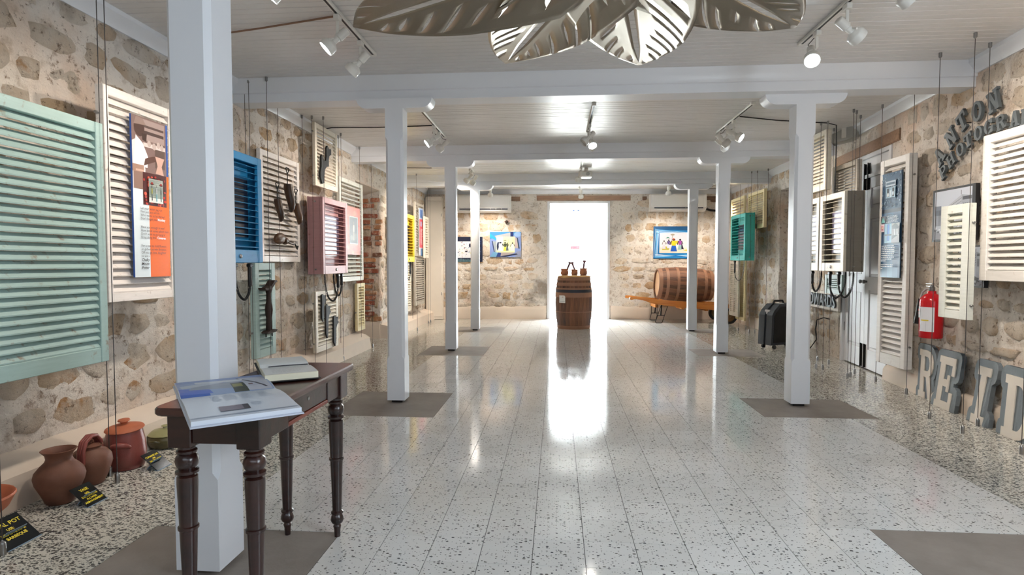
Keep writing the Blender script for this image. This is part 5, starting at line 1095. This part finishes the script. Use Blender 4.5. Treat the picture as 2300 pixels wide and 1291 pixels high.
o = lettering('PORTABLE', .02, ink, t, 0, 0, 0); o.matrix_local = Matrix.Translation((.0856 * sin(R(6)), -.0856 * cos(R(6)), .165)) @ Matrix.Rotation(R(6), 4, 'Z') @ Matrix.Rotation(pi / 2, 4, 'X') @ Matrix.Rotation(pi / 2, 4, 'Z') @ Matrix.Diagonal((.8, .55, 1, 1))
for k in range(3): mb = MB()
a_, b_ = -72, -8; wrap(0, 0, 0, 0, lab, 'diamond_label', [(a_, .085), (-58, .066), (b_, .082), (-58, .10)], .0862)
mb = MB(); mb.lathe([(.018, .385), (.022, .39), (.022, .415), (.014, .42), (.014, .435)], 14); mb.cbox(-.07, .02, -.010, .010, .418, .426, .002); mb.cbox(-.075, .02, -.010, .010, .44, .448, .002); mb.build('valve', metal, t, 40)
mb = MB(); mb.tube([(-.02, 0, .405), (-.06, -.01, .40), (-.10, -.02, .37), (-.115, -.03, .31)], .008, 8); mb.build('hose', plain('hose_grey', '#b3aeb0', .4), t, 60)
mb = MB(); mb.tube([(-.115, -.03, .315), (-.13, -.03, .20), (-.145, -.03, .105)], .02, 10, [.016, .024, .032]); mb.build('discharge_horn', black, t, 40)
mb = MB(); mb.cbox(-.03, .03, .0845, .10, .28, .40, .003); mb.build('wall_bracket', dark_metal, t)
# floodlight on the right wall
t = thing('floodlight', 'grey floodlight under the ceiling above the double door', 'floodlight', (3.235, 6.86, 2.585), -52)
mb = MB(); mb.M = Matrix.Rotation(R(-14), 4, 'Y'); mb.prism([(-.12, -.05), (.02, -.075), (.12, -.07), (.16, -.03), (.16, .03), (.12, .065), (-.11, .05)], -.07, .07, 'y'); h_ = mb.build('housing', lamp_grey, t, 20)
mb = MB(); mb.M = Matrix.Rotation(R(-14), 4, 'Y') @ Matrix.Translation((-.121, 0, 0)) @ Matrix.Rotation(-pi / 2, 4, 'Y'); mb.lathe([(.062, -.01), (.068, .012), (.058, .014)], 20, cap=False); mb.build('lamp_rim', metal, h_, 40)
mb = MB(); mb.cbox(.0, .05, -.085, -.0705, -.04, .072, .003); mb.cbox(.0, .05, .0705, .085, -.04, .072, .003); mb.cbox(.0, .05, -.085, .085, .066, .074, .002); mb.build('yoke', lamp_white, t)
# cables over the ceiling
def lead(label, pts, m, r=.006): mb = MB(); mb.tube(pts, r, 7); tag(mb.build('ceiling_lead', m, None, 60), label, 'cord')
lead('brown lead across the ceiling boards to the near left lamp track', [(LX + .1, 3.75, CZ - .008), (-2.3, 3.72, CZ - .012), (-1.9, 3.62, CZ - .018), (-1.36, 3.50, CZ - .010)], plain('lead_brown', '#8a6a55', .6))
lead('black lead across the ceiling to the middle left lamp track', [(LX + .1, 6.30, CZ - .03), (LX + .2, 6.32, CZ - .008), (-2.0, 6.33, CZ - .012), (-1.36, 6.30, CZ - .010)], black)
lead('black lead across the ceiling from the middle right lamp track to the wall', [(1.84, 6.15, CZ - .010), (2.3, 6.35, CZ - .011), (2.88, 6.52, CZ - .008), (2.985, 6.53, CZ - .03), (2.99, 6.53, CZ - .25), (2.985, 6.53, 1.92)], black)
lead('thin dark lead across the far ceiling to the third left lamp track', [(LX + .1, 9.0, CZ - .01), (-2.0, 9.05, CZ - .012), (-1.40, 9.0, CZ - .010)], black, .005)
mb = MB(); mb.lathe([(.016, -.045), (.018, -.02), (.012, -.001)], 10); tag(mb.build('ceiling_hook', black, None, 40, (1.42, 5.25, CZ)), 'small black fitting on the ceiling just behind the nearest beam', 'fitting')

# ------------------------------------------------------------------ track lamps
def track(label, x, y0, y1, heads, group='white ceiling lamp tracks'):
    t = thing('lamp_track', label, 'lamp', (x, (y0 + y1) / 2, CZ), 0, group); L = y1 - y0
    mb = MB(); mb.cbox(-.018, .018, -L / 2, L / 2, -.022, -.0005, .003); mb.build('rail', lamp_white, t)
    mb = MB(); mb.box(-.007, .007, -L / 2 + .02, L / 2 - .02, -.0225, -.0215); mb.build('rail_slot', black, t)
    for s_ in (-1, 1): mb = MB(); mb.cbox(-.02, .02, s_ * L / 2 - .012, s_ * L / 2 + .012, -.026, -.001, .003); mb.build('end_cap', lamp_white, t)
    for y, dx, dy, dz, lit, side in heads:
        yy = y - (y0 + y1) / 2; d = Vector((dx, dy, dz)).normalized()
        mb = MB(); mb.cbox(-.016, .016, yy - .03, yy + .03, -.058, -.0265, .003); mb.lathe([(.001, 0)], 4) if False else None; hd = mb.build('lamp_head', lamp_white, t)
        c = Vector((side * .03, yy, -.185)); q = d.to_track_quat('Z', 'Y').to_matrix().to_4x4()
        mb = MB(); mb.cbox(-.009, .009, yy - .005, yy + .005, -.13, -.0585, .001); mb.tube([(0, yy, -.128), (side * .02 - .0, yy - .0, -.16), (c.x, c.y - .052, c.z)], .006, 6); mb.build('yoke', lamp_white, hd)
        mb = MB(); mb.M = Matrix.Translation(c) @ q; mb.lathe([(.020, -.115), (.026, -.11), (.026, -.045), (.018, -.04), (.018, -.005), (.044, .012), (.050, .02), (.050, .06), (.046, .06), (.044, .03)], 20, cap=False); mb.add([(.02 * cos(2 * pi * i / 20), .02 * sin(2 * pi * i / 20), -.115) for i in range(20)], [tuple(range(20))]); mb.build('lamp_can', lamp_white, hd, 40)
        mb = MB(); mb.M = Matrix.Translation(c) @ q; mb.lathe([(.001, .046), (.0435, .046)], 20, cap=False); mb.build('lamp_lens', glow if lit else lamp_grey, hd)
        mb = MB(); mb.tube([(0, yy + .02, -.05), (.03 * side, yy + .06, -.09), (c.x - d.x * .11, c.y - d.y * .11, c.z - d.z * .11)], .003, 5); mb.build('flex', cable_m, hd, 60)
        if lit:
            l = bpy.data.lights.new('lamp_beam', 'SPOT'); l.energy = lit; l.spot_size = R(95); l.spot_blend = .8; l.shadow_soft_size = .05; l.color = (1, .87, .73)
            o = bpy.data.objects.new('lamp_beam', l); COL.objects.link(o); o.parent = t; o.location = c + d * .075; o.rotation_euler = (-d).to_track_quat('Z', 'Y').to_euler()
E_ = 34
track('lamp track near left on the ceiling, two heads', -1.32, 2.6, 4.14, [(3.45, -.75, -.25, -.75, E_ * .55, -1), (3.86, -.8, .1, -.75, E_ * .6, -1), (2.75, -.9, -.1, -1.0, E_ * .8, -1)])
track('lamp track near right on the ceiling, three heads', 1.66, 2.6, 4.17, [(3.92, -.25, -.75, -.75, E_ * .25, -1), (3.53, .9, .25, -.6, E_ * 1.5, 1), (3.05, .9, .15, -.6, E_ * 1.4, 1)])
track('middle left lamp track, two heads, beyond the nearest beam', -1.335, 5.62, 6.85, [(6.25, -.85, -.30, -.65, E_, -1), (6.55, -.8, .45, -.5, E_, 1)])
track('middle centre lamp track with a cluster of three heads', .345, 5.58, 6.68, [(6.30, -.6, -.25, -.6, 0, -1), (6.46, .15, -.6, -.8, E_ * .12, 1), (6.60, .7, .3, -.5, 0, 1)])
track('middle right lamp track, three heads', 1.83, 5.66, 6.85, [(6.25, .75, -.5, -.6, E_ * .7, 1), (6.50, .85, .3, -.7, E_ * .6, -1), (6.75, .9, .3, -.7, E_ * .5, 1)])
track('third left lamp track above the second white column, one head cluster', -1.37, 8.5, 9.45, [(9.1, -.7, .3, -.6, E_ * 2.2, -1), (9.3, -.5, .6, -.6, E_ * 2, 1)])
track('third centre lamp track with one hanging head', .37, 8.1, 9.3, [(9.1, -.2, .5, -.8, 0, -1)])
track('far left lamp track before the end wall, one head', -1.29, 10.4, 11.2, [(10.95, -.1, .75, -1.1, E_ * 1.9, 1)])
track('far centre lamp track over the upright barrel', .43, 10.35, 11.5, [(11.35, 0, .5, -.8, 0, 1)])
track('far right lamp track before the end wall, one head', 2.08, 10.4, 11.2, [(10.95, .1, .75, -1.1, E_ * 1.9, -1)])
track('far right corner lamp track beside the right wall, one head', 3.0, 10.8, 11.6, [(11.0, .15, .6, -1.0, E_ * 1.2, 1)])
t = thing('projector', 'small white projector on the ceiling at the third centre track', 'projector', (.46, 9.35, CZ))
mb = MB(); mb.lathe([(.03, -.06), (.03, -.001)], 12); mb.build('ceiling_mount', lamp_white, t, 40)
mb = MB(); mb.cbox(-.09, .09, -.11, .11, -.15, -.0605, .015); b_ = mb.build('casing', lamp_white, t)
mb = MB(); mb.M = Matrix.Translation((.02, -.1105, -.105)) @ Matrix.Rotation(pi / 2, 4, 'X'); mb.lathe([(.03, -.001), (.03, .02), (.024, .022)], 16); mb.build('lens_ring', lamp_grey, b_, 40)
mb = MB(); mb.cbox(-.4, .35, -.02, .02, -.012, -.0005, .002); tag(mb.build('ceiling_strip', lamp_grey, None, None, (.42, 11.35, CZ)), 'thin grey strip across the ceiling in front of the doorway', 'strip')

# ------------------------------------------------------------------ feather sculpture of cut sheet metal
fm = NT('satin_sheet_metal'); g_ = fm.n('ShaderNodeTexCoord').outputs['Object']
fm.base(fm.mix(fm.noise(3, 3, vec=g_), srgb('#938c80'), srgb('#aea79a'))); fm.set(Metallic=1.0, Roughness=.32)
t = thing('feather_sculpture', 'ceiling sculpture of large curved sheet metal feathers with cut slits', 'sculpture', (.23, 2.28, 2.38))
mb = MB(); mb.lathe([(.02, -.02), (.10, -.012), (.11, 0), (.10, .012), (.03, .018), (.012, .03), (.012, CZ - 2.381)], 24); mb.build('hub', fm.m, t, 40)
def feather(ang, L, Wd, lift, droop, roll, z, seed):
    """one sheet, cut along the spine near the tip and by long swept slits on both sides"""
    rn = random.Random(seed); N = 24; K = 12; mb = MB()
    def wid(u): return Wd * max(0, 1 - u ** 2.8) ** .9 * min(1, (u + .05) / .33) ** .7
    def P(u, s, sg):
        """u along the spine, s 0..1 out to the edge: the barbs sweep towards the tip"""
        uu = u + s * .40 * (1 - u) ** .8 * min(1, u * 3 + .3); x = sg * (.015 * min(1, (1 - u) * 6 - .25 if u < .958 else 0) * min(1, u * 3) + s * wid(uu)); y = L * min(uu, 1.0)
        return (x, y, lift * (y / L) ** 2 - droop * (x / Wd) ** 2 + .03 * sin(3 * y / L + seed) * (x / Wd))
    for sg in (-1, 1):
        slit = {}
        i = 3 + rn.randrange(2)
        while i < N - 1: slit[i] = rn.choice([1, 2, 2]); i += rn.choice([2, 3, 3])
        for i in range(N):
            u0, u1 = i / N, (i + 1) / N; gap = rn.uniform(.35, .6); a, b = (rn.uniform(.25, .40), 1.15) if slit.get(i) == 1 else (rn.uniform(.18, .35), rn.uniform(.65, .92)); vs = []
            for k in range(K + 1):
                s = k / K; g = gap * max(0, sin(pi * min(max((s - a) / (b - a), 0), 1))) if i in slit else 0
                vs += [P(u0 + (u1 - u0) * g, s, sg), P(u1, s, sg)]
            mb.add(vs, [(2 * k, 2 * k + 2, 2 * k + 3, 2 * k + 1) for k in range(K)])
    me = mb.mesh('feather', fm.m, 60); bm = bmesh.new(); bm.from_mesh(me); bmesh.ops.remove_doubles(bm, verts=bm.verts[:], dist=.0008); bmesh.ops.dissolve_degenerate(bm, edges=bm.edges[:], dist=.0004); bmesh.ops.recalc_face_normals(bm, faces=bm.faces[:]); bm.to_mesh(me); bm.free()
    me.polygons.foreach_set('use_smooth', [True] * len(me.polygons)); o = link('feather', me, t, (0, 0, z), (0, R(roll), R(ang)))
    md = o.modifiers.new('sheet', 'SOLIDIFY'); md.thickness = .002
for a, L, Wd, lift, droop, roll, z, sd in ((62, 1.45, .33, .0, .06, 8, -.02, 1), (22, 1.48, .33, .0, .07, -3, .01, 2), (-11, 1.47, .33, .0, .06, 3, .0, 3), (-46, 1.47, .33, .02, .05, -4, .02, 4)): feather(a, L, Wd, lift, droop, roll, z, sd)
